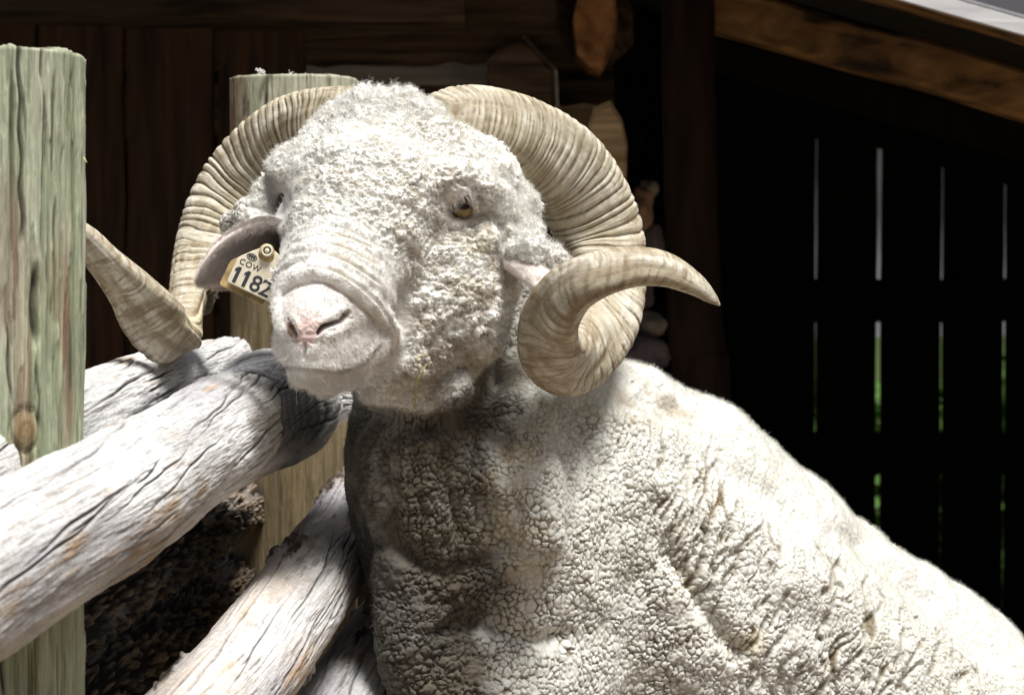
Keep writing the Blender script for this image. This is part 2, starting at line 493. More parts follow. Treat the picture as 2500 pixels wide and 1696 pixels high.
# plank screen added to keep the gap between cabin and shed dark, holes show green
scr = empty('gap_darkening_screen', (float(W(1560, 0, 6.4)[0]), 6.4, 0.0), 'added plank screen darkening the gap beside the shed pole', 'screen')
for i, (x0, x1, a, b) in enumerate([(1440, 1500, -330, 1900), (1501, 1532, -330, 1900), (1533, 1566, -330, 318), (1533, 1566, 376, 640), (1533, 1566, 680, 1900), (1567, 1604, 40, 1900), (1605, 1660, -330, 1900)]):
    A = W((x0 + x1) / 2, a, 6.4); B = W((x0 + x1) / 2, b, 6.4)
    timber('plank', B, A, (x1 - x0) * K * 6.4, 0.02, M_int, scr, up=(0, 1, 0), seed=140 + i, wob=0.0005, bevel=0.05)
# stones piled on a ledge in that gap
def rock(px, py, d, r, sx, sz, mat, seed, label):
    V_, Q_, _ = uv_ball(W(px, py, d), rp_(r, d), 22, 28, sx=sx, sz=sz)
    c = W(px, py, d); dv = V_ - c
    V_ = c + dv * (1 + 0.28 * fbm(dv / rp_(r, d) * 1.3 + seed * 5, 3, seed))[:, None]
    return obj('stone', mesh_from('stone', V_, Q_, None, True), mat, None, label, 'stone', 'stones piled beside the shed pole')
def rp_(r, d): return r * K * d
def uv_ball(c, r, nu=40, nv=48, axis=(0, -1, 0), cap=math.pi, sx=1, sz=1):
    ax = Vector(axis).normalized(); e1 = ax.cross(Vector((0, 0, 1))).normalized(); e2 = e1.cross(ax)
    th = np.linspace(0, cap, nu); ph = np.linspace(0, 2 * math.pi, nv, endpoint=False)
    P = (np.cos(th)[:, None, None] * np.array(ax) + np.sin(th)[:, None, None] * (sx * np.cos(ph)[None, :, None] * np.array(e1) + sz * np.sin(ph)[None, :, None] * np.array(e2)))
    return (np.array(c) + r * P.reshape(-1, 3)), grid_quads(nu, nv), th.repeat(nv)
M_stone1 = plain('pink_stone', (.42, .27, .20), 0.9, 0.1, 0.4, 20)
M_stone2 = plain('violet_grey_stone', (.16, .14, .16), 0.9, 0.1, 0.4, 20)
M_stone3 = plain('pale_stone', (.34, .30, .25), 0.9, 0.1, 0.4, 20)
rock(1583, 463, 5.62, 26, .8, .9, M_stone3, 1, 'small pale stone at the top of the pile')
rock(1562, 515, 5.55, 46, .75, 1.2, M_stone1, 2, 'pink stone wedged beside the curled horn')
rock(1590, 610, 5.60, 52, .6, 1.3, M_stone2, 3, 'violet grey stone below the pink one')
rock(1560, 715, 5.62, 50, .8, .9, M_stone2, 6, 'dark grey stone in the middle of the pile')
rock(1582, 793, 5.60, 42, 1.1, .7, M_stone3, 4, 'flat pale stone on the grey slab')
rock(1565, 868, 5.55, 60, 1.2, .75, M_stone2, 5, 'broad grey stone at the foot of the pile')
lg = W(1565, 1010, 5.58)
ledge = timber('stone_ledge', (lg[0], lg[1], 0.0), (lg[0], lg[1], lg[2] + 0.06), 0.16, 0.14, M_stone2, None, up=(0, 1, 0), seed=9, wob=0.004)
tag(ledge, 'rough stone ledge carrying the pile of stones', 'ledge')

# ------------------------------------------------------------------ beyond the shed: pale barn with a dark roof, shrubs
barn = empty('pale_barn', (2.5, 15.0, 1.0), 'pale grey barn with a dark roof seen through the wall gaps', 'barn')
M_pale = wood_mat('pale_barn_boards', (.20, .20, .225), (.42, .42, .46), (6, 6, .5))
for i in range(40):
    xx = -1.5 + 0.26 * i
    timber('wall_board', (xx, 15, 0.95), (xx, 15, 2.55), 0.256, 0.03, M_pale, barn, up=(0, 1, 0), seed=200 + i, wob=0.001, bevel=0.05)
M_slate = plain('dark_slate_roof', (.035, .033, .038), 0.8, 0.2)
rv = np.array([(-2, 14.6, 2.42), (9.3, 14.6, 2.42), (9.3, 18, 5.6), (-2, 18, 5.6), (-2, 14.6, 2.50), (9.3, 14.6, 2.50), (9.3, 18, 5.7), (-2, 18, 5.7)])
obj('roof', mesh_from('roof', rv, None, [[0, 3, 2, 1], [4, 5, 6, 7], [0, 1, 5, 4], [1, 2, 6, 5], [2, 3, 7, 6], [3, 0, 4, 7]], False), M_slate, barn)
M_leaf = plain('shrub_leaves', (.075, .16, .03), 0.6, 0.3, 0.5, 8)
M_twig = plain('shrub_stems', (.07, .05, .03), 0.9, 0.1)
def shrub(x, y, z0, r, h, n, seed, label):
    g = np.random.default_rng(seed)
    root = empty('shrub', (x, y, z0), label, 'shrub', 'shrubs behind the shed')
    c = g.normal(0, 1, (n, 3)); c /= np.linalg.norm(c, axis=1)[:, None]; c *= g.uniform(0.45, 1, (n, 1)) ** 0.5
    c = c * np.array((r, r, h / 2)) + np.array((x, y, z0 + h / 2)); c += 0.12 * r * g.normal(0, 1, (n, 3))
    a = g.normal(0, 1, (n, 3)); a /= np.linalg.norm(a, axis=1)[:, None]
    b = np.cross(a, g.normal(0, 1, (n, 3))); b /= np.linalg.norm(b, axis=1)[:, None]
    s = g.uniform(0.03, 0.06, (n, 1))
    V_ = np.stack([c - a * s, c + b * s * 0.5, c + a * s, c - b * s * 0.5], 1).reshape(-1, 3)
    obj('foliage', mesh_from('foliage', V_, np.arange(4 * n).reshape(-1, 4), None, False), M_leaf, root)
    pole('stem', [(x, y, z0 - 0.02, 0.03), (x + 0.05, y, z0 + h * 0.3, 0.022), (x, y, z0 + h * 0.6, 0.01)], M_twig, root, seed, 14, 8)
for i, (x, y, r, h, lb) in enumerate([(0.42, 9.4, 0.55, 2.3, 'tall leafy shrub showing green between cabin and shed'), (1.6, 9.8, 0.45, 0.75, 'low round shrub behind the gappy plank wall'), (0.9, 10.2, 0.4, 0.65, 'small leafy shrub behind the shed'), (2.3, 10.4, 0.5, 0.8, 'wide leafy shrub before the pale barn')]):
    shrub(x, y, float(ground_z(np.float64(x), np.float64(y))), r, h, 2600, 300 + i, lb)
# ------------------------------------------------------------------ fence posts and logs
def make_log(name, rows, n, nv, seed, style, label, group=None):
    """rows: (px, py, d, radius px). style: dict of colour / crack / bark settings"""
    r = np.random.default_rng(seed)
    R = catmull([(*W(a, b, d), rr * K * d) for a, b, d, rr in rows], n)
    Cc = R[:, :3]; rad = R[:, 3]
    s = np.concatenate([[0], np.cumsum(np.linalg.norm(np.diff(Cc, axis=0), axis=1))]); L = s[-1]
    T = frames(Cc); up = np.array((0, 0, 1.0))
    Sd = np.cross(T, up); Sd /= np.linalg.norm(Sd, axis=1)[:, None]; Up = np.cross(Sd, T)
    th = np.linspace(0, 2 * math.pi, nv, endpoint=False); th = th - 0.55 * np.sin(th - 0.7)   # denser on the open side
    dirs = np.cos(th)[None, :, None] * Sd[:, None] + np.sin(th)[None, :, None] * Up[:, None]
    ss = np.repeat(s, nv); tt = np.tile(th, n); rr = np.repeat(rad, nv)
    st = style.get('st', 0.55)
    cyl = np.stack([ss * st, np.cos(tt) * 0.065, np.sin(tt) * 0.065], 1)      # marks are long along the log
    d = 0.006 * fbm(cyl * np.array((5, 9, 9)), 3, seed) + 0.0007 * fbm(cyl * np.array((20, 60, 60)), 3, seed + 1)
    grain = fbm(cyl * np.array((22, 150, 150)), 4, seed + 2); cross = fbm(cyl * np.array((170, 28, 28)), 3, seed + 3)
    blot = fbm(cyl * np.array((9, 16, 16)), 4, seed + 4); spec = fbm(cyl * np.array((90, 130, 130)), 3, seed + 5)
    d += 0.0006 * grain * style.get('grain', 1) + 0.0003 * spec
    base = np.array(style['base']); c_ = np.tile(base, (len(cyl), 1))
    c_ = mix(c_, np.array(style['pale']), np.clip(0.4 + blot, 0, 1))
    c_ = mix(c_, np.array(style['grey']), np.clip(1.5 * fbm(cyl * np.array((7, 12, 12)) + 9, 3, seed + 6) - 0.25, 0, 1) * style.get('greyw', 0.7))
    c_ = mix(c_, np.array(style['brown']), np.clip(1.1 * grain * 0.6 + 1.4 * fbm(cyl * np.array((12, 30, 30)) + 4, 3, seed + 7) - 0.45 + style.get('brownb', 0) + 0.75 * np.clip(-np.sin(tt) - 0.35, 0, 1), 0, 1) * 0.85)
    # drying cracks: long, slightly spiral
    crack = np.zeros(len(cyl))
    for k in range(style.get('cracks', 30)):
        s0, t0 = r.uniform(0, L), r.uniform(-0.3, 2.9) if k % 3 else r.uniform(0, 6.28)
        ln = r.uniform(0.05, 0.22) * style.get('clen', 1); w = r.uniform(0.0007, 0.0015) * style.get('cw', 1)
        sel = np.flatnonzero(np.abs(ss - s0) < ln)
        x_ = ss[sel] - s0
        tc = t0 + style.get('spiral', 1.0) * x_ + 0.03 * np.sin(x_ * 22 + k) + 0.012 * np.sin(x_ * 61 + 2 * k)
        dt = np.angle(np.exp(1j * (tt[sel] - tc))) * rr[sel]
        g = np.exp(-(dt / w) ** 2) * np.clip(1.3 * (1 - np.abs(x_) / ln), 0, 1)
        crack[sel] = np.maximum(crack[sel], g)
    d -= 0.0042 * crack
    c_ = mix(c_, np.array((.035, .03, .026)), np.clip(crack * 1.1, 0, 1) * 0.9)
    # short dark ticks across the grain and flakes of bark
    tick = sstep(0.50, 0.75, fbm(cyl * np.array((38, 330, 330)) + 31, 3, seed + 8) + 0.5 * blot - 0.10) * style.get('tick', 1)
    d -= 0.0006 * tick
    c_ = mix(c_, np.array(style.get('tickc', (.12, .10, .08))), tick * 0.45)
    fine = fbm(cyl * np.array((60, 520, 520)) + 3, 3, seed + 12)
    c_ = c_ * (1 + 0.13 * fine[:, None] + 0.06 * grain[:, None])
    d += 0.0006 * fine
    mott = sstep(0.35, 0.6, fbm(cyl * np.array((55, 75, 75)) + 13, 4, seed + 13))
    c_ = mix(c_, np.array((.30, .285, .275)), mott * 0.35); d -= 0.0002 * mott
    bk = style.get('bark', 0)
    if bk:
        m = sstep(0.15, 0.32, fbm(cyl * np.array((14, 26, 26)) + 71, 4, seed + 9) + (bk - 0.5) * 1.6 + style.get('barkside', 0) * np.cos(tt - style.get('barkang', 2.4)))
        F1, F2, I_ = worley(cyl * np.array((70, 120, 120)), seed + 10)
        d += m * (0.0035 + 0.004 * (I_ - 0.3) * style.get('barkh', 1) + 0.002 * spec - 0.002 * sstep(0.15, 0, F2 - F1))
        bc = mix(np.tile(np.array(style.get('barkc', (.07, .055, .045))), (len(cyl), 1)), np.array(style.get('barkc2', (.22, .17, .13))), np.clip(1.6 * (I_ - 0.55) + 0.8 * spec, 0, 1))
        c_ = mix(c_, bc, m)
    # knots
    for (ks, kt, kr, kh) in style.get('knots', []):
        q = np.hypot((ss - ks * L) * 0.42, np.angle(np.exp(1j * (tt - kt))) * rr) / kr
        d += kh * np.exp(-(q * 1.1) ** 4) - 0.004 * np.exp(-((q - 1.25) / 0.18) ** 2) * (kh > 0)
        c_ = mix(c_, np.array(style.get('knotc', (.20, .195, .205))), np.exp(-(q * 0.95) ** 6) * 0.85)
        c_ = mix(c_, np.array((.05, .045, .04)), np.exp(-((q - 1.2) / 0.14) ** 2) * 0.7)
        c_ = mix(c_, np.array((.09, .085, .085)), np.exp(-(q * 0.95) ** 6) * (0.5 + 0.5 * np.sin(q * 26 + 3 * blot)) * 0.5)
    for f in style.get('extra', []): d, c_ = f(ss / L, tt, d, c_, rr)
    P = Cc[:, None, :] + (rad[:, None] + d.reshape(n, nv))[..., None] * dirs
    # ragged ends closed with a slightly hollow face
    Vv = P.reshape(-1, 3)
    rings, cols = [Vv], [c_]
    Q_ = [grid_quads(n, nv)[:, ::-1]]
    off = len(Vv)
    for end, idx, sgn in ((0, 0, -1), (1, n - 1, 1)):
        prev = np.arange(idx * nv, idx * nv + nv)
        for f in (0.75, 0.45, 0.12):
            ring = Cc[idx] + (P[idx] - Cc[idx]) * f + sgn * T[idx] * (0.004 * r.normal(0, 1, (nv, 1)) * f + 0.006 * (1 - f))
            rings.append(ring); cols.append(np.tile(np.array(style.get('endc', (.34, .27, .18))) * r.uniform(0.6, 1.1), (nv, 1)) * (1 + 0.25 * r.normal(0, 1, (nv, 1))))
            cur = off + np.arange(nv); off += nv
            q = np.stack([prev, np.roll(prev, -1), np.roll(cur, -1), cur], 1)
            Q_.append(q if sgn > 0 else q[:, ::-1]); prev = cur
        Q_.append(None); last = prev
        rings.append(Cc[idx][None] + sgn * T[idx] * 0.006); cols.append(np.array([style.get('endc', (.3, .24, .16))]))
        tri = [[int(last[j]), int(last[(j + 1) % nv]), off] if sgn > 0 else [int(last[(j + 1) % nv]), int(last[j]), off] for j in range(nv)]
        off += 1
        style.setdefault('_t', []).extend(tri)
    tri = style.pop('_t')
    me = mesh_from(name, np.vstack(rings), np.vstack([q for q in Q_ if q is not None]), tri, True, {'col': np.clip(np.vstack(cols), 0.01, 0.85)})
    return obj(name, me, M_log, None, label, 'log', group)

M_log = attr_mat('weathered_log', rough=0.85, spec=0.15, vary=0.2, vscale=170, bump=(500, 0.0014, 0.7))
white_log = dict(base=(.45, .44, .425), pale=(.60, .595, .585), grey=(.33, .32, .335), brown=(.33, .215, .11), cracks=64, clen=1.1, spiral=1.2, greyw=.8, brownb=-.24)
def dip(u0, t0, wu, wt, depth, colr):
    def f(u, tt, d, c, rr):
        q = np.exp(-((u - u0) / wu) ** 2 - (np.angle(np.exp(1j * (tt - t0))) / wt) ** 2)
        return d - depth * q, mix(c, np.array(colr), np.clip(q * 1.5, 0, 1) * 0.85)
    return f
def flare(u, tt, d, c, rr):          # swelling where a branch was cut, then the narrow broken end
    e = sstep(0.78, 0.84, u) - 1.5 * sstep(0.87, 0.97, u)
    return d + 0.012 * np.clip(e, -1, 1) * (0.6 + 0.4 * np.cos(tt - 0.6)), c
def saddle(u, tt, d, c, rr):         # grey face where a big limb was cut away, cracked and dark-rimmed
    t2 = np.angle(np.exp(1j * (tt - 0.85)))
    uu_ = u + 0.035 * t2 * t2 + 0.012 * np.sin(tt * 5)
    m = sstep(0.735, 0.75, uu_) * sstep(0.875, 0.85, uu_) * sstep(1.55, 1.15, np.abs(t2))
    e = np.exp(-((uu_ - 0.738) / 0.007) ** 2) * sstep(1.6, 1.2, np.abs(t2)) + np.exp(-((uu_ - 0.865) / 0.006) ** 2) * sstep(1.6, 1.2, np.abs(t2))
    rg = 0.5 + 0.5 * np.sin(uu_ * 330 + 2 * t2)
    c = mix(c, np.array((.25, .25, .265)), m * 0.85); c = mix(c, np.array((.07, .068, .07)), m * rg * 0.45)
    c = mix(c, np.array((.03, .027, .025)), np.clip(e, 0, 1) * 0.85)
    ck = np.exp(-((t2 + 0.15 + 2.0 * (u - 0.8)) * rr / 0.0016) ** 2) * m
    c = mix(c, np.array((.012, .011, .011)), ck)
    return d - 0.009 * m - 0.003 * np.clip(e, 0, 1) - 0.004 * ck + 0.0005 * m * rg, c
G_log = 'logs stacked as fence rails'
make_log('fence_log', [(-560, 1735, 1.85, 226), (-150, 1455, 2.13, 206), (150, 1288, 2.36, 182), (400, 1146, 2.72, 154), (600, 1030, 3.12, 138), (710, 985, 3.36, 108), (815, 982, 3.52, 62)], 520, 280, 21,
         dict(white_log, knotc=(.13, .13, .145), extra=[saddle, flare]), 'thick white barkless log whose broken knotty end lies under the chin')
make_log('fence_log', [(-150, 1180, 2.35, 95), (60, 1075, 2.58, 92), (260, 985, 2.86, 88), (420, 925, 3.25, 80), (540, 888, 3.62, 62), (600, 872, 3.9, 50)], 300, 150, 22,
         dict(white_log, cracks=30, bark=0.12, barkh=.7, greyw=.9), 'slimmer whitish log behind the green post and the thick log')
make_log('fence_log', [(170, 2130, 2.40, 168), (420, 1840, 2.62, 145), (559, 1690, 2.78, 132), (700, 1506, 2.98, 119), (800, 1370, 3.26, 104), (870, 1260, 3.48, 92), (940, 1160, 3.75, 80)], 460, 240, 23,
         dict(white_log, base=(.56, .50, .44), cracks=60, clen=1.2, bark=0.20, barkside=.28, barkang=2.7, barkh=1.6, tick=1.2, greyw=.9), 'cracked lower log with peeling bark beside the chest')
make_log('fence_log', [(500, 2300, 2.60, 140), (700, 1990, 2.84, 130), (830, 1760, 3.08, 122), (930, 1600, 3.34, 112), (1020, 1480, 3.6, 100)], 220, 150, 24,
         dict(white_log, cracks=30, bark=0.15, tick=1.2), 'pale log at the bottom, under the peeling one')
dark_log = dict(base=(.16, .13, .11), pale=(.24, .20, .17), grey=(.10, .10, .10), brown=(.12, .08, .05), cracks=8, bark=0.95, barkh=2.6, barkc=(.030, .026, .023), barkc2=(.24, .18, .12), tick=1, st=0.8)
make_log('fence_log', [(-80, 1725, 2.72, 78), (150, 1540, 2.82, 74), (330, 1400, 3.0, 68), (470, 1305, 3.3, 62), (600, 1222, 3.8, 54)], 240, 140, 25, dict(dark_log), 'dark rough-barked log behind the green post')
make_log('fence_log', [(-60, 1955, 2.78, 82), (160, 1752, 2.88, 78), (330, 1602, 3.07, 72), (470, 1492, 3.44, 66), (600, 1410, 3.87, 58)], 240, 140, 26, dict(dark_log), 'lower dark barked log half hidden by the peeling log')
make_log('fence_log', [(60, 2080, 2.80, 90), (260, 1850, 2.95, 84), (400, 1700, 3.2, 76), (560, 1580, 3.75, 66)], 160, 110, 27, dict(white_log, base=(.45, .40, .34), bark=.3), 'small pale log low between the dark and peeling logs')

def make_post(name, pxc, ptop, d, radius, n, nv, seed, label, cracks, knots, tone, flat=0.0, lean=0.0):
    r = np.random.default_rng(seed)
    top = W(pxc, ptop, d); L = top[2] + 0.25
    zs = top[2] - np.linspace(0, 1, n) ** 1.0 * L
    zs[1] = zs[0] - 0.002; zs[2] = zs[0] - 0.005
    th = np.linspace(0, 2 * math.pi, nv, endpoint=False); th = th - 0.55 * np.sin(th + 1.1)
    tt = np.tile(th, n); zz = np.repeat(zs, nv)
    cyl = np.stack([np.cos(tt) * radius, np.sin(tt) * radius, zz], 1)
    grain = fbm(cyl * np.array((170, 170, 3.5)), 4, seed); g2 = fbm(cyl * np.array((380, 380, 10)), 3, seed + 1)
    chip = fbm(cyl * np.array((70, 70, 7)) + 5, 4, seed + 2); big = fbm(cyl * np.array((9, 9, 3)), 3, seed + 3)
    fib = fbm(cyl * np.array((480, 480, 12)) + 40, 3, seed + 21); flake = sstep(-0.02, 0.06, fbm(cyl * np.array((120, 120, 8)) + 9, 4, seed + 22))
    d_ = 0.0016 * flake + 0.0016 * grain + 0.0010 * fib + 0.0006 * g2 + 0.003 * big
    base = np.array(tone[0]); c_ = np.tile(base, (len(cyl), 1))
    c_ = mix(c_, np.array(tone[1]), np.clip(0.45 + 0.9 * big + 0.5 * grain, 0, 1))
    c_ = mix(c_, np.array(tone[2]), np.clip(1.3 * chip + 0.3, 0, 1) * 0.6)
    c_ = mix(c_, np.array((.20, .11, .075)), np.clip(2.0 * fbm(cyl * np.array((30, 30, 3)) + 3, 3, seed + 5) - 0.95, 0, 1) * 0.85)
    c_ = mix(c_, np.array((.10, .10, .06)), sstep(0.25, 0.75, -grain - 0.4 * g2) * 0.65)
    c_ = mix(c_, np.array(tone[1]) * 1.15, flake * 0.35); c_ = c_ * (1 + 0.25 * fib[:, None] + 0.12 * g2[:, None])
    c_ = mix(c_, np.array((.07, .07, .045)), sstep(0.55, 0.8, fbm(cyl * np.array((260, 260, 10)) + 77, 3, seed + 23)) * 0.8)
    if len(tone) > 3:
        low = sstep(tone[3][0], tone[3][1], CY - (zz - CAMZ) / (K * d)); c_ = mix(c_, np.array(tone[4]) * (1 + 0.3 * grain[:, None]), low * 0.85)  # lower part: brown wood, darkened further to paint in the shade there
    for (t0, z0, z1, w, dep, wig) in cracks:            # angle, from/to px height, width m
        za, zb = CAMZ - (z0 - CY) * K * d, CAMZ - (z1 - CY) * K * d
        tc = t0 + wig * np.sin((za - zz) * 9) + 0.012 * np.sin(zz * 120)
        m = sstep(0, 0.02, za - zz) * sstep(0, 0.02, zz - zb) if z0 > ptop else sstep(0, 0.02, zz - zb)
        g = np.exp(-(np.angle(np.exp(1j * (tt - tc))) * radius / w) ** 2) * m
        d_ = d_ - dep * g; c_ = mix(c_, np.array((.03, .022, .014)), np.clip(g, 0, 1) * 0.92)
    for (t0, py, kr) in knots:
        zk = CAMZ - (py - CY) * K * d
        q = np.hypot(np.angle(np.exp(1j * (tt - t0))) * radius, (zz - zk) * 0.75) / kr
        c_ = mix(c_, np.array((.30, .20, .10)), np.exp(-(q * 1.3) ** 4) * 0.8)
        c_ = mix(c_, np.array((.10, .085, .04)), (0.5 + 0.5 * np.cos(q * 15)) * np.exp(-(q / 1.3) ** 4) * 0.55)
        d_ = d_ - 0.003 * np.exp(-((q - 1) / 0.13) ** 2) + 0.002 * np.exp(-(q * 1.3) ** 4)
    edge = np.repeat(np.where(np.arange(n) == 0, 1.0, 0.0), nv)
    if flat: d_ = d_ * 0.55
    d_ = d_ - 0.003 * edge
    zt = zz + edge * (0.0035 if not flat else 0.0008) * fbm(np.stack([np.cos(tt) * 9, np.sin(tt) * 9, tt * 0], 1), 3, seed + 8) - 0.0012 * edge
    R_ = radius + d_
    ce, se = np.cos(tt), np.sin(tt)
    sq = (np.abs(ce) ** (2 + flat) + np.abs(se) ** (2 + flat)) ** (-1 / (2 + flat))
    V_ = np.stack([top[0] + R_ * ce * sq, d + R_ * se * sq, zt], 1)
    V_[:, 0] += lean * (top[2] - V_[:, 2])
    # end grain on top
    rings, cols, Q_ = [V_], [c_], [grid_quads(n, nv)]
    prev = np.arange(nv); off = len(V_); cen = V_[:nv].mean(0)
    for f in (0.8, 0.55, 0.3, 0.08):
        rg = cen + (V_[:nv] - cen) * f; rg[:, 2] += 0.0015 * r.normal(0, 1, nv)
        rings.append(rg); cols.append(np.tile(np.array((.30, .27, .20)), (nv, 1)) * (1 + 0.2 * r.normal(0, 1, (nv, 1))))
        cur = off + np.arange(nv); off += nv
        Q_.append(np.stack([prev, cur, np.roll(cur, -1), np.roll(prev, -1)], 1)[:, ::-1]); prev = cur
    ng = [[int(v) for v in prev]]
    me = mesh_from(name, np.vstack(rings), np.vstack(Q_)[:, ::-1], ng, True, {'col': np.clip(np.vstack(cols), .01, .85)})
    return obj(name, me, M_pst, None, label, 'post', 'fence posts')
M_pst = attr_mat('treated_post_wood', rough=0.85, spec=0.12, vary=0.24, vscale=55, stretch=(9, 9, 0.8), bump=(90, 0.0018, 0.8))
green = [(.29, .32, .21), (.42, .43, .33), (.20, .24, .145)]
make_post('fence_post', -20, 132, 2.52, 0.083, 460, 220, 51, 'thick weathered green fence post with split front and a knot',
          [(-1.13, 108, 620, 0.0014, 0.006, 0.05), (-0.93, 640, 860, 0.0030, 0.010, 0.02), (-0.90, 860, 1060, 0.0012, 0.004, 0.10), (-1.45, 240, 900, 0.0010, 0.004, 0.04), (-1.70, 108, 500, 0.0012, 0.004, 0.05), (-0.86, 108, 240, 0.0016, 0.004, 0.02), (-0.70, 700, 800, 0.0008, 0.003, 0.05), (-1.25, 760, 1000, 0.0009, 0.003, 0.08), (-1.3, 1400, 1696, 0.0014, 0.006, 0.03)],
          [(-1.02, 1045, 0.014)], green)
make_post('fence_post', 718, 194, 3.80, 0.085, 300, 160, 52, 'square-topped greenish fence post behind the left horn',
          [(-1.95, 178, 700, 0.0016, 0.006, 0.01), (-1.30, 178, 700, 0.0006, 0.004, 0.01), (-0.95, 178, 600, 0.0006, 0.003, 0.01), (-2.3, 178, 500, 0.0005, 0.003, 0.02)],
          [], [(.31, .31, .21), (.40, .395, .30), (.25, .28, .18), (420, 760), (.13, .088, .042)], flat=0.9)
# wool wisps left on the top of that post
# ------------------------------------------------------------------ the ram: one implicit surface
PR = []                                     # primitives: (kind, a, b, ra, rb, scale/rot, blend)
def rp(r, d): return r * K * d
def ball(px, py, d, r, k=0.02, sx=1, sy=1, sz=1, rot=0.0):
    PR.append(('e', W(px, py, d), rp(r, d) * np.array((sx, sy, sz)), rot, k))
def cone(a, b, k=0.02):
    PR.append(('c', W(*a[:3]), W(*b[:3]), rp(a[3], a[2]), rp(b[3], b[2]), k))
def chain(pts, k=0.02):
    for q in range(len(pts) - 1): cone(pts[q], pts[q + 1], k)

# trunk, withers and rump (rises towards the shoulders: the forefeet stand on a bank)
chain([(1340, 1265, 3.34, 375), (1580, 1490, 3.44, 445), (2160, 1955, 3.68, 455)], 0.05)
chain([(1530, 1070, 3.34, 182), (1690, 1165, 3.40, 176), (1850, 1330, 3.46, 190), (2290, 1690, 3.66, 245)], 0.04)
ball(1330, 1120, 3.30, 250, 0.05)
# neck, chest and the skin folds hanging at its side
chain([(1040, 800, 3.23, 170), (1118, 1120, 3.19, 250), (1195, 1330, 3.20, 282), (1230, 1640, 3.22, 296)], 0.05)
chain([(1015, 980, 3.07, 108), (1012, 1150, 3.07, 102), (1030, 1300, 3.08, 100)], 0.05)
chain([(960, 1480, 3.34, 70), (965, 1640, 3.36, 85), (1000, 1850, 3.38, 80)], 0.02)
chain([(1270, 1010, 3.10, 40), (1290, 1180, 3.05, 46), (1330, 1320, 3.03, 40)], 0.06)
chain([(975, 1420, 3.06, 50), (995, 1560, 3.06, 55), (1020, 1720, 3.06, 60)], 0.05)
# legs, out of the frame
chain([(1180, 1720, 3.12, 190), (1120, 2050, 3.08, 75), (1130, 2300, 3.02, 52), (1120, 2480, 3.0, 48)], 0.04)
chain([(1290, 1760, 3.36, 190), (1260, 2050, 3.36, 75), (1280, 2280, 3.32, 52), (1270, 2440, 3.3, 48)], 0.04)
chain([(2300, 2050, 3.60, 260), (2120, 2380, 3.56, 110), (2300, 2560, 3.6, 55), (2250, 2730, 3.56, 46)], 0.04)
chain([(2400, 2050, 3.86, 260), (2240, 2360, 3.90, 110), (2400, 2500, 3.92, 55), (2360, 2640, 3.9, 46)], 0.04)
# skull under its wool cap
ball(935, 432, 3.09, 210, 0.03, 1.08, 0.95, 0.90)
ball(890, 360, 3.05, 106, 0.03)
ball(980, 350, 3.07, 106, 0.03)
ball(1120, 470, 3.09, 140, 0.03)
ball(1235, 525, 3.12, 76, 0.02)
ball(1258, 610, 3.10, 74, 0.02)
ball(1180, 600, 3.07, 105, 0.03)
ball(1290, 610, 2.995, 46, 0.012)
ball(1342, 628, 3.0, 34, 0.01)
ball(760, 430, 3.04, 86, 0.02)
ball(712, 400, 3.05, 46, 0.015)
ball(728, 545, 3.01, 56, 0.02)
ball(640, 545, 3.05, 50, 0.02)
cone((895, 505, 2.995, 184), (814, 700, 2.918, 138), 0.03)
cone((1070, 560, 3.05, 150), (1060, 720, 3.035, 180), 0.03)
ball(960, 850, 3.005, 128, 0.03)
cone((1082, 750, 3.07, 150), (985, 890, 3.05, 108), 0.03)
chain([(1090, 880, 3.06, 105), (1080, 960, 3.05, 70), (1020, 985, 3.04, 48)], 0.015)
ball(1115, 955, 3.005, 42, 0.012)
cone((1185, 700, 3.25, 115), (1215, 1000, 3.25, 190), 0.03)
# brow over the eye and cheek pouch beneath it
chain([(1000, 455, 2.975, 30), (1080, 440, 2.975, 36), (1160, 455, 3.0, 36), (1205, 520, 3.03, 34)], 0.02)
ball(1165, 585, 2.995, 34, 0.008)
# muzzle
ball(792, 812, 2.905, 116, 0.02, 1.0, 1.0, 1.08)
cone((808, 705, 2.905, 128), (758, 792, 2.852, 82), 0.02)
cone((716, 846, 2.866, 50), (765, 858, 2.852, 60), 0.015)
cone((765, 858, 2.852, 60), (895, 838, 2.918, 54), 0.015)
cone((740, 908, 2.872, 40), (858, 898, 2.912, 48), 0.008)
ball(800, 915, 2.890, 52, 0.012)
# wool above the near-side ear
ball(610, 525, 3.05, 46, 0.015)
ball(570, 548, 3.07, 36, 0.012)
ball(668, 475, 3.06, 46, 0.015)

def prim_dist(pr, P):
    if pr[0] == 'e':
        _, c, r, rot, k = pr
        q = P - c.astype(np.float32)
        k0 = np.sqrt(((q / r.astype(np.float32)) ** 2).sum(-1)); k1 = np.sqrt(((q / (r * r).astype(np.float32)) ** 2).sum(-1))
        return k0 * (k0 - 1) / (k1 + 1e-6)
    _, a, b, ra, rb, k = pr
    a = a.astype(np.float32); ab = (b.astype(np.float32) - a)
    q = P - a
    t = np.clip((q @ ab) / (ab @ ab + 1e-9), 0, 1)
    d = q - t[..., None] * ab
    return np.sqrt((d * d).sum(-1)) - (ra + (rb - ra) * t)

def prim_box(pr):
    if pr[0] == 'e': return pr[1] - pr[2], pr[1] + pr[2]
    r = max(pr[3], pr[4])
    return np.minimum(pr[1], pr[2]) - r, np.maximum(pr[1], pr[2]) + r

def smin(a, b, k):
    h = np.maximum(k - np.abs(a - b), 0) / k
    return np.minimum(a, b) - h * h * k * 0.25

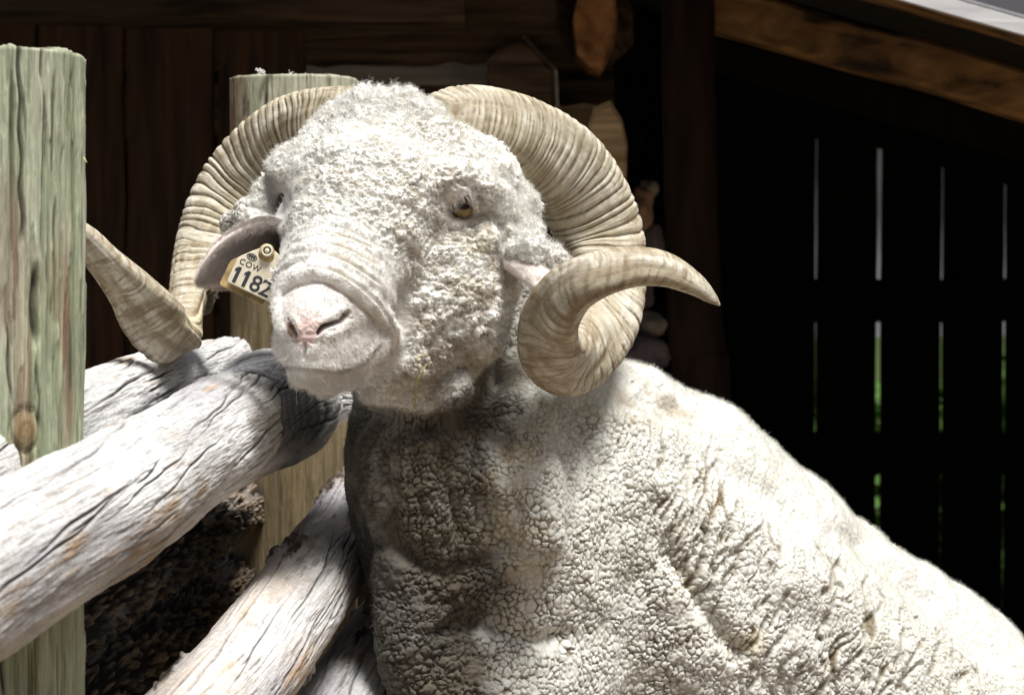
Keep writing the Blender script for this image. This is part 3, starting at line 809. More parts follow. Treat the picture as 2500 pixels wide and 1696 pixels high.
def sdf(P):
    D = np.full(len(P), 0.3, np.float32)
    P = P.astype(np.float32)
    for pr in PR:
        lo, hi = prim_box(pr); m = 0.06
        s = np.flatnonzero(((P > lo - m) & (P < hi + m)).all(1))
        if len(s): D[s] = smin(D[s], prim_dist(pr, P[s]), pr[-1])
    return D

def build_surface(h):
    los, his = zip(*[prim_box(p) for p in PR])
    lo = np.min(los, 0) - 0.03; hi = np.max(his, 0) + 0.03
    n = np.ceil((hi - lo) / h).astype(int) + 1
    D = np.full(n, 0.3, np.float32)
    ax = [lo[c] + h * np.arange(n[c]) for c in range(3)]
    for pr in PR:
        a, b = prim_box(pr); m = 0.05
        i0 = np.clip(np.floor((a - m - lo) / h).astype(int), 0, n - 1); i1 = np.clip(np.ceil((b + m - lo) / h).astype(int) + 1, 1, n)
        sl = tuple(slice(i0[c], i1[c]) for c in range(3))
        G = np.stack(np.meshgrid(*[ax[c][sl[c]].astype(np.float32) for c in range(3)], indexing='ij'), -1)
        D[sl] = smin(D[sl], prim_dist(pr, G), pr[-1])
    S = D < 0
    # surface nets
    act = np.zeros(n - 1, bool); cnt = np.zeros(n - 1, np.uint8)
    for dx in (0, 1):
        for dy in (0, 1):
            for dz in (0, 1):
                cnt += S[dx:n[0] - 1 + dx, dy:n[1] - 1 + dy, dz:n[2] - 1 + dz]
    act = (cnt > 0) & (cnt < 8)
    ci = np.argwhere(act); vid = np.full(n - 1, -1, np.int64); vid[act] = np.arange(len(ci))
    acc = np.zeros((len(ci), 3)); num = np.zeros(len(ci))
    cor = [(x, y, z) for x in (0, 1) for y in (0, 1) for z in (0, 1)]
    for a in cor:
        for b in cor:
            if sum(b) - sum(a) == 1 and sum(abs(b[c] - a[c]) for c in range(3)) == 1:
                da = D[tuple((ci + a).T)]; db = D[tuple((ci + b).T)]
                m = (da < 0) != (db < 0)
                t = np.where(m, da / (da - db + 1e-12), 0)
                p = np.array(a) + t[:, None] * (np.array(b) - np.array(a))
                acc += np.where(m[:, None], p, 0); num += m
    V = lo + (ci + acc / num[:, None]) * h
    Q = []
    for c in range(3):
        u, w = (c + 1) % 3, (c + 2) % 3
        s0 = [slice(None)] * 3; s1 = [slice(None)] * 3
        s0[c] = slice(0, n[c] - 1); s1[c] = slice(1, n[c])
        e = np.argwhere(S[tuple(s0)] != S[tuple(s1)])
        e = e[(e[:, u] > 0) & (e[:, w] > 0) & (e[:, u] < n[u] - 1) & (e[:, w] < n[w] - 1)]
        ins = S[tuple(e.T)]
        def at(du, dw):
            f = e.copy(); f[:, u] += du; f[:, w] += dw
            return vid[tuple(f.T)]
        q = np.stack([at(-1, -1), at(0, -1), at(0, 0), at(-1, 0)], 1)
        q[~ins] = q[~ins][:, ::-1]
        Q.append(q)
    return V, np.concatenate(Q)

def project_to_surface(V, it=2, e=0.0012):
    off = np.array([(1, -1, -1), (-1, -1, 1), (-1, 1, -1), (1, 1, 1)], float)
    for _ in range(it):
        g = np.zeros_like(V); d = 0
        for o in off:
            f = sdf(V + e * o); g += f[:, None] * o; d = d + f / 4
        g /= (np.linalg.norm(g, axis=1)[:, None] + 1e-12)
        V = V - np.clip(d, -0.004, 0.004)[:, None] * g
    return V

def refine(V, Q, sel, ngons):
    """split the selected quads in four; quads beside them become n-gons (stays watertight)"""
    E = np.concatenate([Q[:, [k, (k + 1) % 4]] for k in range(4)])
    key = np.sort(E, 1); key = key[:, 0] * len(V) + key[:, 1]
    uk, inv = np.unique(key, return_inverse=True)
    inv = inv.reshape(4, len(Q)).T                      # edge id per quad corner
    mark = np.zeros(len(uk), bool); mark[inv[sel]] = True
    mid = np.full(len(uk), -1, np.int64); mid[mark] = len(V) + np.arange(mark.sum())
    a = uk[mark] // len(V); b = uk[mark] % len(V)
    Vm = 0.5 * (V[a] + V[b])
    qs = Q[sel]; cen = len(V) + len(Vm) + np.arange(len(qs))
    Vc = V[qs].mean(1)
    m = mid[inv[sel]]
    new = np.concatenate([np.stack([qs[:, k], m[:, k], cen, m[:, (k - 1) % 4]], 1) for k in range(4)])
    rest = Q[~sel]; rm = mid[inv[~sel]]
    touched = (rm >= 0).any(1)
    for q, mm in zip(rest[touched], rm[touched]):
        g = []
        for k in range(4):
            g.append(int(q[k]))
            if mm[k] >= 0: g.append(int(mm[k]))
        ngons.append(g)
    # vertices that touch a finished n-gon must not be refined again
    return np.concatenate([V, Vm, Vc]), new, rest[~touched]

def smooth(V, Q, it=1, f=0.5):
    E = np.concatenate([Q[:, [0, 1]], Q[:, [1, 2]], Q[:, [2, 3]], Q[:, [3, 0]]])
    deg = np.bincount(E[:, 0], minlength=len(V)) + np.bincount(E[:, 1], minlength=len(V))
    m = deg > 0
    for _ in range(it):
        A = np.zeros_like(V)
        for c in range(3):
            A[:, c] = np.bincount(E[:, 0], V[E[:, 1], c], len(V)) + np.bincount(E[:, 1], V[E[:, 0], c], len(V))
        V = V.copy(); V[m] += f * (A[m] / deg[m][:, None] - V[m])
    return V

def trace(px, py, d0=2.5, d1=4.2):
    """distance of the ram's surface along the ray through a photo pixel"""
    d = np.linspace(d0, d1, 1400)
    P = np.stack([(px - CX) * K * d, d, CAMZ - (py - CY) * K * d], 1)
    f = sdf(P)
    i = np.argmax(f < 0)
    return d[i] if f[i] < 0 else None

# the thick fold behind the nose and the wrinkles up the bridge, laid on the surface built so far
def fold(pts, r, sink=0.3, k=0.006, ends=(0.5, 0.5)):
    P = catmull(pts, 13)
    dd = [trace(a, b) for a, b in P]
    dd = [q if q is not None else None for q in dd]
    good = [q for q in dd if q is not None]
    dd = np.array([q if q is not None else max(good) + 0.01 for q in dd])
    for _ in range(2): dd[1:-1] = 0.25 * dd[:-2] + 0.5 * dd[1:-1] + 0.25 * dd[2:]
    t = np.linspace(0, 1, 13)
    rr = r * np.minimum(1, np.minimum(ends[0] + 3 * t * (1 - ends[0]), ends[1] + 3 * (1 - t) * (1 - ends[1])))
    FOLDS.append(([(a, b, q + r_ * K * q * sink, r_) for (a, b), q, r_ in zip(P, dd, rr)], k))
FOLDS = []
fold([(692, 806), (683, 765), (686, 718), (712, 682), (767, 664), (835, 686), (900, 734), (945, 786), (962, 830)], 26, -0.12, 0.005, (0.6, 0.8))
fold([(690, 655), (722, 638), (768, 628), (840, 645), (915, 690), (965, 745)], 16, 0.12)
fold([(698, 630), (728, 612), (772, 600), (845, 614), (925, 655)], 15, 0.14)
fold([(708, 603), (738, 586), (778, 574), (845, 585), (920, 615)], 14, 0.18)
fold([(720, 577), (748, 561), (784, 549), (845, 558), (900, 578)], 12, 0.25)
for P_, k_ in FOLDS: chain(P_, k_)

import time
T0 = time.time()
V, Q = build_surface(0.006)
V = project_to_surface(V, 2)
ngons = []; done = []
def in_view(V, N, mx=25, lim=0.15):
    x, y = proj(V)
    vd = V - np.array((0, 0, CAMZ)); vd /= np.linalg.norm(vd, axis=1)[:, None]
    return (x > -mx) & (x < 2500 + mx) & (y > -mx) & (y < 1696 + mx) & ((N * vd).sum(1) < lim)
headbox = [(600, 560), (640, 380), (700, 270), (850, 180), (960, 150), (1110, 190), (1330, 400), (1400, 600), (1300, 720), (1240, 850), (1130, 1000), (930, 1010), (740, 990), (620, 880), (630, 650)]
for lev in range(3):
    N = vnormals(V, np.concatenate([Q] + done))
    ok = in_view(V, N, 25, 0.15 if lev == 0 else 0.05)
    if lev == 2:
        hx, hy = proj(V); ok &= inside(hx, hy, headbox) & (V[:, 1] < 3.2)
    bad = np.zeros(len(V), bool)
    for g in ngons: bad[g] = True
    sel = ok[Q].all(1) & ~bad[Q].any(1)
    V, Q, rest = refine(V, Q, sel, ngons)
    done.append(rest)
    if lev == 0: V = project_to_surface(V, 1)
    else: V = smooth(V, np.concatenate([Q] + done[1:]), 2, 0.4)
ALLQ = np.concatenate([Q] + done)
print('ram surface', len(V), len(ALLQ), len(ngons), round(time.time() - T0, 1))

# ---- sculpt on top of it: masks are taken where the photo shows each feature
N = vnormals(V, ALLQ)
X, Y = proj(V)
vd = V - np.array((0, 0, CAMZ)); vd /= np.linalg.norm(vd, axis=1)[:, None]
facing = sstep(0.25, -0.15, (N * vd).sum(1))
near = np.flatnonzero((facing > 0) & (X > -150) & (X < 2650) & (Y > -150) & (Y < 1850))
x, y, p, nn, fc = X[near], Y[near], V[near], N[near], facing[near]
disp = np.zeros(len(near))
headpoly = [(640, 640), (600, 560), (640, 380), (700, 280), (850, 190), (960, 160), (1110, 200), (1330, 400), (1420, 600), (1390, 650), (1300, 690), (1245, 740), (1230, 830), (1150, 925), (1050, 1000), (930, 985), (850, 975), (740, 980), (620, 880)]
w_head = region(x, y, headpoly, 14) * (p[:, 1] < 3.2)
bare = [(700, 565), (785, 535), (870, 550), (950, 610), (990, 700), (1000, 800), (985, 880), (935, 915), (870, 965), (790, 990), (700, 960), (630, 880), (630, 730), (665, 640)]
w_bare = region(x, y, bare, 26) * w_head
w_eye = region(x, y, [(1086, 486), (1106, 464), (1142, 464), (1160, 492), (1158, 535), (1132, 554), (1098, 546), (1082, 518)], 12) * w_head
w_leye = region(x, y, [(668, 440), (712, 450), (722, 500), (705, 545), (672, 540), (655, 490)], 14) * w_head
w_smooth = np.clip(w_bare + w_eye + w_leye, 0, 1)
w_wool = w_head * (1 - w_smooth)
w_body = 1 - w_head

def crease(poly, width, depth, taper=True, sel=None):
    return along(x, y, poly, width, taper) * depth * fc
def cm(*pts): return catmull(pts, 24)
# mouth, philtrum, nostrils, fold valleys, eye sockets
mouth = cm((680, 888), (703, 900), (765, 905), (807, 909), (865, 899), (904, 873), (931, 842))
disp -= crease(mouth, 5, 0.012)
disp += crease(mouth + np.array((0, -15)), 10, 0.0025)
disp -= crease(cm((745, 830), (744, 850), (742, 880)), 4, 0.004)
disp -= crease(cm((738, 828), (722, 834), (710, 826)), 4, 0.002) + crease(cm((750, 830), (768, 836), (785, 822)), 4, 0.002)
nostR = region(x, y, cm((774, 812), (786, 794), (806, 785), (828, 779), (842, 762), (853, 756), (854, 770), (840, 786), (815, 795), (792, 804), (776, 818)), 4)
nostL = region(x, y, cm((702, 776), (710, 786), (719, 804), (724, 820), (714, 810), (704, 794)), 4)
disp -= 0.012 * nostR * fc + 0.008 * nostL * fc
disp += crease(cm((770, 800), (790, 780), (820, 764), (845, 745)), 8, 0.0022)
disp += crease(cm((864, 768), (850, 798), (815, 815), (785, 826)), 9, 0.0022)
disp += crease(cm((712, 768), (724, 786), (732, 812)), 7, 0.002)
disp -= crease(cm((690, 780), (692, 718), (765, 688), (827, 708), (885, 754), (923, 798), (945, 836)), 5, 0.004)
disp -= crease(cm((676, 655), (770, 646), (850, 675), (930, 745), (975, 830)), 4.5, 0.0045)
disp -= crease(cm((700, 620), (770, 612), (850, 636), (940, 700)), 4.5, 0.0045)
disp -= crease(cm((705, 594), (778, 586), (850, 604), (935, 650)), 4.5, 0.004)
disp -= crease(cm((718, 567), (782, 561), (850, 576), (920, 610)), 4.5, 0.0035)
disp -= crease(cm((775, 545), (768, 600), (764, 660), (763, 700)), 5, 0.0014)
# eye: a socket the eyeball sits in, with swollen lids
eyeR = cm((1098, 521), (1108, 502), (1122, 484), (1138, 480), (1147, 498), (1150, 518), (1142, 533), (1122, 537), (1106, 531), (1098, 521))
se = near_poly(x, y, eyeR, 60)
d_e = np.full(len(x), 999.0); d_e[se] = poly_dist(x[se], y[se], eyeR, True)[0]
in_e = inside(x, y, eyeR)
m_eye = np.where(in_e, sstep(0, 9, d_e), 0) * w_head
disp -= 0.020 * m_eye
disp += 0.0022 * np.exp(-((np.where(in_e, -d_e, d_e) - 6) / 8) ** 2) * w_head * fc
disp -= crease(cm((1068, 500), (1090, 462), (1130, 446), (1165, 470), (1182, 515)), 10, 0.006)
disp -= crease(cm((1080, 560), (1110, 562), (1140, 556), (1155, 540)), 8, 0.004)
disp -= crease(cm((1150, 545), (1158, 565), (1150, 585)), 8, 0.006)
disp -= crease(cm((718, 462), (712, 490), (698, 520)), 10, 0.004)
disp -= crease(cm((680, 470), (684, 500), (680, 530)), 12, 0.006)
# jaw line shadow gap and neck folds
disp -= crease(cm((840, 985), (930, 1020), (1050, 1040), (1150, 1000), (1230, 900), (1270, 800)), 24, 0.018)
disp -= crease(cm((905, 1010), (930, 1150), (960, 1290), (1030, 1400)), 22, 0.012) * w_body
disp -= crease(cm((1085, 1050), (1095, 1180), (1130, 1300), (1110, 1430)), 22, 0.006) * w_body
disp -= crease(cm((1010, 1060), (1015, 1170), (1040, 1280)), 20, 0.005) * w_body
disp -= crease(cm((1170, 1060), (1165, 1180), (1180, 1290)), 20, 0.006) * w_body
disp -= crease(cm((1230, 1000), (1240, 1150), (1270, 1290)), 18, 0.009) * w_body
disp -= crease(cm((1410, 960), (1440, 1080), (1490, 1170)), 22, 0.012) * w_body
disp -= crease(cm((900, 1350), (960, 1330), (1060, 1390), (1150, 1380), (1260, 1300)), 18, 0.010) * w_body
disp -= crease(cm((1020, 1560), (1150, 1520), (1300, 1560), (1420, 1540)), 22, 0.012) * w_body
disp -= crease(cm((1600, 1290), (1680, 1420), (1760, 1540), (1850, 1640)), 26, 0.013) * w_body
disp -= crease(cm((1720, 1095), (1860, 1205), (1990, 1310)), 30, 0.007) * w_body
disp += crease(cm((1490, 1120), (1690, 1230), (1930, 1400), (2240, 1620), (2400, 1750)), 60, 0.008) * w_body
disp -= crease(cm((2030, 1270), (2180, 1380), (2330, 1500), (2480, 1640)), 36, 0.016) * w_body
disp -= crease(cm((1560, 950), (1600, 990), (1680, 1000)), 26, 0.008) * w_body

# wool
print('sculpt', round(time.time() - T0, 1))
q = p + 0.004 * np.stack([vnoise(p * 55, 1), vnoise(p * 55, 2), vnoise(p * 55, 3)], 1)
hs = np.flatnonzero(w_wool > 0.01)
crev = np.zeros(len(near)); tip = np.zeros(len(near))
# head: tight tufts in rows, and larger clumps
F1, F2, I1 = worley(q[hs] / np.array((0.0070, 0.0060, 0.0044)), 5)
G1, G2, I2 = worley(p[hs] / 0.022 + 0.3 * np.stack([vnoise(p[hs] * 90, 8), vnoise(p[hs] * 90, 9), vnoise(p[hs] * 90, 7)], 1), 6)
tuft = np.clip(1 - F1 * F1 * 1.1, 0, 1) * 0.9 + (I1 - 0.5) * 0.25
side = sstep(1090, 1200, x[hs]) + sstep(720, 680, x[hs])
hd = (0.0036 - 0.0016 * np.clip(sstep(1150, 1230, x[hs]) * sstep(700, 640, y[hs]), 0, 1)) * tuft + 0.003 * (I2 - 0.4) + 0.0035 * np.clip(1 - G1 * 1.3, 0, 1) * (0.6 + 1.3 * np.clip(side, 0, 1)) + 0.0022 * fbm(p[hs] * 260, 3, 4) + 0.004 * fbm(p[hs] * 42, 3, 14)
H1, H2, I3 = worley(p[hs] / 0.038 + 0.25 * np.stack([vnoise(p[hs] * 60, 18), vnoise(p[hs] * 60, 19), vnoise(p[hs] * 60, 17)], 1), 16)
hd = hd + 0.0085 * np.clip(side, 0, 1) * (np.clip(1.1 - H1 * 1.2, 0, 1) - 0.35) + sstep(300, 225, y[hs]) * 0.006 * np.clip(I1 - 0.45, 0, 1) * 2
disp[hs] += w_wool[hs] * hd
crev[hs] = w_wool[hs] * np.clip(sstep(0.55, 0.95, F1) * 0.7 + sstep(0.15, -0.35, (I1 - 0.5) + 0.5 * vnoise(p[hs] * 60, 33)) * 0.6, 0, 1)
tip[hs] = I1
# body: packed staples parted by cracks; coarse on the chest, fine on the shoulder, long splits down the flank
bs = np.flatnonzero(w_body > 0.01)
xb, yb, pb = x[bs], y[bs], q[bs]
coarse = np.clip(sstep(1330, 1080, xb + 0.15 * (yb - 1200)) + 0.0, 0, 1) * sstep(1000, 1120, yb)
coarse = np.clip(coarse + 0.25 * vnoise(pb * 14, 41), 0, 1) * (1 - 0.7 * region(xb, yb, [(860, 1340), (1000, 1370), (1030, 1480), (980, 1620), (990, 1760), (850, 1760)], 60)) * (0.8 + 0.2 * sstep(1290, 1400, yb)) * (1 - 0.75 * sstep(960, 880, xb) * sstep(1360, 1280, yb))
flank = sstep(1480, 1700, xb + 0.35 * (1250 - yb))
a1 = np.array((-0.42, -0.2, -0.88)); a1 /= np.linalg.norm(a1)          # direction of the long splits
a2 = np.array((0.77, 0.28, -0.45)); a2 -= a1 * (a1 @ a2); a2 /= np.linalg.norm(a2)
a3 = np.cross(a1, a2)
c1, c2, c3 = p[bs] @ a1, p[bs] @ a2, p[bs] @ a3
wob = 0.006 * vnoise(p[bs] * 38, 51)
ridg = np.abs(fbm(np.stack([c1 * 9, (c2 + wob) * 58, c3 * 9], 1), 2, 21))                # long splits
B1, B2, BI = worley(pb / 0.0080, 22)                                                       # fine staples
low = sstep(1290, 1400, yb)
D1, D2, DI = worley(pb / np.array((0.0125, 0.014, 0.021)), 24)
C1, C2, CI = worley(np.stack([(pb[:, 0] + 0.25 * pb[:, 2]) / 0.0185, pb[:, 1] / 0.016, (pb[:, 2] - 0.25 * pb[:, 0]) / 0.0105], 1), 23)
C1, C2, CI = D1 + (C1 - D1) * low, D2 + (C2 - D2) * low, DI + (CI - DI) * low                             # chunks
part_n = vnoise(p[bs] * 48, 44)
DORSAL = [(1480, 875), (1570, 890), (1680, 930), (1790, 1000), (1915, 1108), (2022, 1215), (2098, 1280), (2259, 1355), (2399, 1441), (2500, 1538), (2600, 1640)]
cr_f = sstep(0.16, 0.0, B2 - B1) * (0.35 + 0.65 * sstep(-0.6, -0.1, part_n))
sdor = near_poly(xb, yb, DORSAL, 260); ddor = np.full(len(xb), 999.0); ddor[sdor] = poly_dist(xb[sdor], yb[sdor], DORSAL)[0]
back = sstep(190, 60, ddor)                  # close-shorn, smooth along the spine
cr_l = sstep(0.14, 0.0, ridg) * flank * (1 - 0.8 * back) * (0.2 + 0.8 * sstep(-0.5, 0.0, vnoise(p[bs] * 26, 45)))
cr_c = sstep(0.18, 0.0, C2 - C1) * coarse
fine_amp = 0.0036 * (1 - 0.40 * flank) + 0.0008 * coarse
calm = 1 - 0.75 * back
cr_f = cr_f * calm
bd = (fine_amp * calm * ((1 - B1) * 0.16 - 1.25 * cr_f) + 0.0018 * (BI - 0.5) * (0.12 + coarse)
      - 0.0055 * cr_l + coarse * (0.0042 * (1 - C1) - 0.0046 * cr_c + 0.0038 * (CI - 0.5))
      + 0.0008 * fbm(p[bs] * 330, 3, 61) + 0.0008 * fbm(p[bs] * 70, 2, 63) + 0.004 * fbm(p[bs] * 22, 3, 62))
disp[bs] += w_body[bs] * bd
# the long fissures that run down from the back across the flank
fg = np.random.default_rng(77); fiss = np.zeros(len(near)); nf = 0
FZ = [(1590, 1090), (1700, 1130), (1900, 1290), (2080, 1400), (2330, 1570), (2440, 1720), (1800, 1720), (1720, 1480), (1580, 1290)]
while nf < 58:
    fx, fy = fg.uniform(1560, 2460), fg.uniform(1080, 1710)
    if not inside(np.array([fx]), np.array([fy]), FZ)[0]: continue
    ln = fg.uniform(45, 150); an = fg.normal(0.42, 0.16); b1, b2 = fg.normal(0, 9, 2)
    pl = cm((fx + 0.5 * ln * an, fy - 0.5 * ln), (fx + b1, fy - 0.15 * ln), (fx - 0.25 * ln * an + b2, fy + 0.2 * ln), (fx - 0.5 * ln * an, fy + 0.5 * ln))
    fiss = np.maximum(fiss, along(x, y, pl, fg.uniform(4.5, 8.5), True) * fg.uniform(0.6, 1.0)); nf += 1
fiss *= w_body * fc * (0.7 + 0.5 * np.clip(vnoise(p * 90, 78), -1, 1))
disp -= 0.0095 * fiss
crev[bs] = w_body[bs] * np.clip(fiss[bs] * 1.1 + 1.0 * cr_f * (1 - 0.45 * flank) + 1.1 * cr_l + 1.0 * cr_c, 0, 1)
# short coat on the muzzle
disp += w_bare * (0.0005 * fbm(p * 300, 2, 71) + 0.0006 * fbm(p * 60, 2, 72))
V[near] += disp[:, None] * nn
print('wool', round(time.time() - T0, 1))

# ---- colour of the coat (linear)
def C(*c): return np.array(c)
white, cream, tan, grey, pink = C(.80, .775, .72), C(.61, .605, .545), C(.36, .27, .15), C(.30, .27, .235), C(.70, .46, .42)
col = np.tile(cream, (len(near), 1))
big = fbm(p * 9, 3, 81); med = fbm(p * 35, 4, 82); fin = fbm(p * 160, 3, 83)
col = mix(col, C(.72, .715, .67), np.clip(0.5 + big, 0, 1) * 0.6)
# body: yolk-stained cracks, dirt on the throat and the brisket with shade painted into it
col = mix(col, C(.145, .105, .045), crev * w_body * np.clip(0.72 + 0.5 * med, 0.2, 1.0))
dirt_shade = region(x, y, [(820, 1000), (1000, 1030), (1110, 1040), (1240, 880), (1300, 900), (1290, 1010), (1210, 1120), (1180, 1300), (1250, 1420), (1180, 1560), (1230, 1760), (840, 1760), (840, 1400)], 70) * w_body
dirt_shade = np.clip(dirt_shade * (1.12 + 0.6 * med + 0.3 * big), 0, 1)
col = mix(col, C(.095, .080, .057) * (1 + 0.6 * np.clip(med, -1, 1))[:, None], dirt_shade * 0.95)
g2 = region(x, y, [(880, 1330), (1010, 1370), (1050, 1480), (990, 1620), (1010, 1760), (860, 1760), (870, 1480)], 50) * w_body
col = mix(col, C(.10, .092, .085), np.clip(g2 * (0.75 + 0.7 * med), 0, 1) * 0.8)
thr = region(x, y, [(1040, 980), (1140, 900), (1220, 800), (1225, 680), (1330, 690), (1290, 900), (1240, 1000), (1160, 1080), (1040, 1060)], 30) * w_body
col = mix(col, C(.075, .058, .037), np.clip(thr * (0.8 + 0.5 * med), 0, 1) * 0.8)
sp = region(x, y, [(1500, 930), (1580, 920), (1690, 960), (1700, 1010), (1600, 1040), (1530, 1040)], 40) * w_body
col = mix(col, C(.34, .29, .22), np.clip(sp * (0.35 + 0.9 * med + 0.6 * fin), 0, 1) * 0.8)
ye = region(x, y, [(1620, 1380), (1720, 1400), (1900, 1560), (1850, 1680), (1740, 1600)], 60) * w_body
col = mix(col, C(.50, .40, .21), np.clip(ye * (0.2 + 0.9 * med), 0, 1) * 0.4)
ye = region(x, y, [(1220, 1050), (1330, 1060), (1340, 1300), (1250, 1400), (1180, 1300)], 60) * w_body
col = mix(col, C(.60, .49, .29), np.clip(ye * (0.4 + 0.8 * med), 0, 1) * 0.55)
# head wool: white tips, dun between deepened with painted tuft shade, dusty on the side of the face
side = region(x, y, [(880, 540), (1020, 440), (1110, 420), (1250, 640), (1230, 860), (1050, 960), (960, 920), (1000, 740)], 70)
col = mix(col, C(.79, .785, .745), w_wool * 0.85)
col = mix(col, C(.33, .27, .175), w_wool * crev * (0.48 + 0.36 * side) * np.clip(0.9 + 0.8 * med, 0, 1.3))
col = mix(col, C(.46, .41, .32), w_wool * side * np.clip(0.12 + 0.6 * med, 0, 1) * 0.7)
yl = region(x, y, [(1150, 560), (1215, 560), (1230, 660), (1180, 690), (1130, 620)], 20)
col = mix(col, C(.42, .37, .16), w_wool * yl * np.clip(0.4 + 0.8 * med, 0, 1) * 0.35)
lj = region(x, y, [(960, 930), (1090, 800), (1180, 820), (1170, 930), (1060, 1000)], 50) * w_wool
col = mix(col, C(.25, .20, .14), lj * np.clip(0.45 + 0.7 * med, 0, 1) * 0.75)
# short white coat, pink skin of nose, lips and eyelids
col = mix(col, C(.75, .735, .70), w_smooth * 0.95)
for cv in (cm((785, 648), (850, 675), (930, 745)), cm((785, 614), (850, 636), (940, 700)), cm((790, 588), (850, 604), (935, 650)), cm((790, 563), (850, 576), (920, 610))):
    col = mix(col, C(.44, .36, .22), along(x, y, cv, 7, True) * w_bare * np.clip(0.5 + 0.6 * med, 0, 1) * 0.6)
col = mix(col, C(.82, .81, .785), along(x, y, cm((790, 520), (770, 600), (762, 700)), 40) * w_bare * 0.5)
nose = region(x, y, cm((716, 792), (745, 772), (790, 782), (800, 790), (778, 818), (762, 840), (745, 846), (728, 838), (718, 812), (716, 792)), 9)
col = mix(col, C(.76, .58, .545), nose * w_bare * 0.9)
col = mix(col, C(.78, .60, .55), region(x, y, [(700, 740), (745, 715), (800, 735), (800, 775), (720, 785)], 30) * w_bare * 0.35)
col = mix(col, C(.15, .07, .06), np.clip(nostR + nostL, 0, 1) * w_bare * 0.9)
rim = np.clip(along(x, y, cm((785, 832), (815, 826), (845, 803), (858, 775)), 9) + along(x, y, cm((702, 785), (708, 812), (722, 830)), 8), 0, 1)
col = mix(col, C(.20, .13, .08), rim * w_bare * np.clip(0.1 + 1.4 * fin, 0, 1))
lip = along(x, y, mouth, 7)
col = mix(col, C(.30, .19, .15), along(x, y, mouth, 4.5) * w_bare * 0.85)
col = mix(col, C(.66, .50, .45), along(x, y, cm((700, 700), (762, 685), (830, 712), (890, 772)), 5) * w_bare * 0.25)
lid = np.exp(-((np.where(in_e, 0, d_e)) / 8) ** 2)
col = mix(col, C(.60, .53, .49), w_eye * 0.6)
col = mix(col, C(.13, .075, .045), lid * w_eye * 0.85)
col = mix(col, C(.30, .20, .14), along(x, y, cm((1150, 545), (1158, 565), (1150, 582)), 7) * w_eye * 0.8)
col = np.clip(col * (1 + 0.05 * fin[:, None]), 0.02, 0.86)
COLV = np.tile(np.array((.70, .65, .55)), (len(V), 1)); COLV[near] = col
hoof = np.array((.06, .05, .04))

ram = empty('ram', (float(W(1200, 1800, 3.2)[0]), 3.2, 0.12), 'white woolly ram with big curled horns leaning its chin over the log fence', 'ram')
M_wool = attr_mat('fleece_wool', rough=0.95, spec=0.08, vary=0.10, vscale=260, bump=(900, 0.0015, 0.5), sheen=0.25)
body = obj('body', mesh_from('ram_body', V, ALLQ, ngons, True, {'col': COLV}), M_wool, ram)
print('ram mesh', round(time.time() - T0, 1))
# ------------------------------------------------------------------ horns
def sweep(rows, n, nv, sect):
    """rows: (px, py, d, half width, half thickness, wx, wz, wd); wide direction given as image right/up and towards camera"""
    R = catmull(rows, n * 2)
    Cc = np.stack([(R[:, 0] - CX) * K * R[:, 2], R[:, 2], CAMZ - (R[:, 1] - CY) * K * R[:, 2]], 1)
    s = np.concatenate([[0], np.cumsum(np.linalg.norm(np.diff(Cc, axis=0), axis=1))])
    t = np.linspace(0, s[-1], n)
    Cc = np.stack([np.interp(t, s, Cc[:, c]) for c in range(3)], 1)
    R = np.stack([np.interp(t, s, R[:, c]) for c in range(R.shape[1])], 1)
    T = frames(Cc)
    for _ in range(6): T[1:-1] = 0.25 * T[:-2] + 0.5 * T[1:-1] + 0.25 * T[2:]
    T /= np.linalg.norm(T, axis=1)[:, None]
    Wd = np.stack([R[:, 5], -R[:, 7], R[:, 6]], 1)
    Wd -= T * (Wd * T).sum(1)[:, None]; Wd /= np.linalg.norm(Wd, axis=1)[:, None]
    Bn = np.cross(T, Wd)
    a = R[:, 3] * K * R[:, 2]; b = R[:, 4] * K * R[:, 2]
    th = np.linspace(0, 2 * math.pi, nv, endpoint=False)
    cu, cv = sect(th)
    P = Cc[:, None, :] + (a[:, None] * cu[None])[..., None] * Wd[:, None] + (b[:, None] * cv[None])[..., None] * Bn[:, None]
    return P, t, th, Cc

def horn_section(th):
    # blunt triangle: a keel on the outer side, a flat broad face
    c, s = np.cos(th), np.sin(th)
    r = 1 + 0.07 * np.cos(3 * th)
    return np.sign(c) * np.abs(c) ** 0.92 * r, np.sign(s) * np.abs(s) ** 0.85 * r * (1 - 0.12 * c)

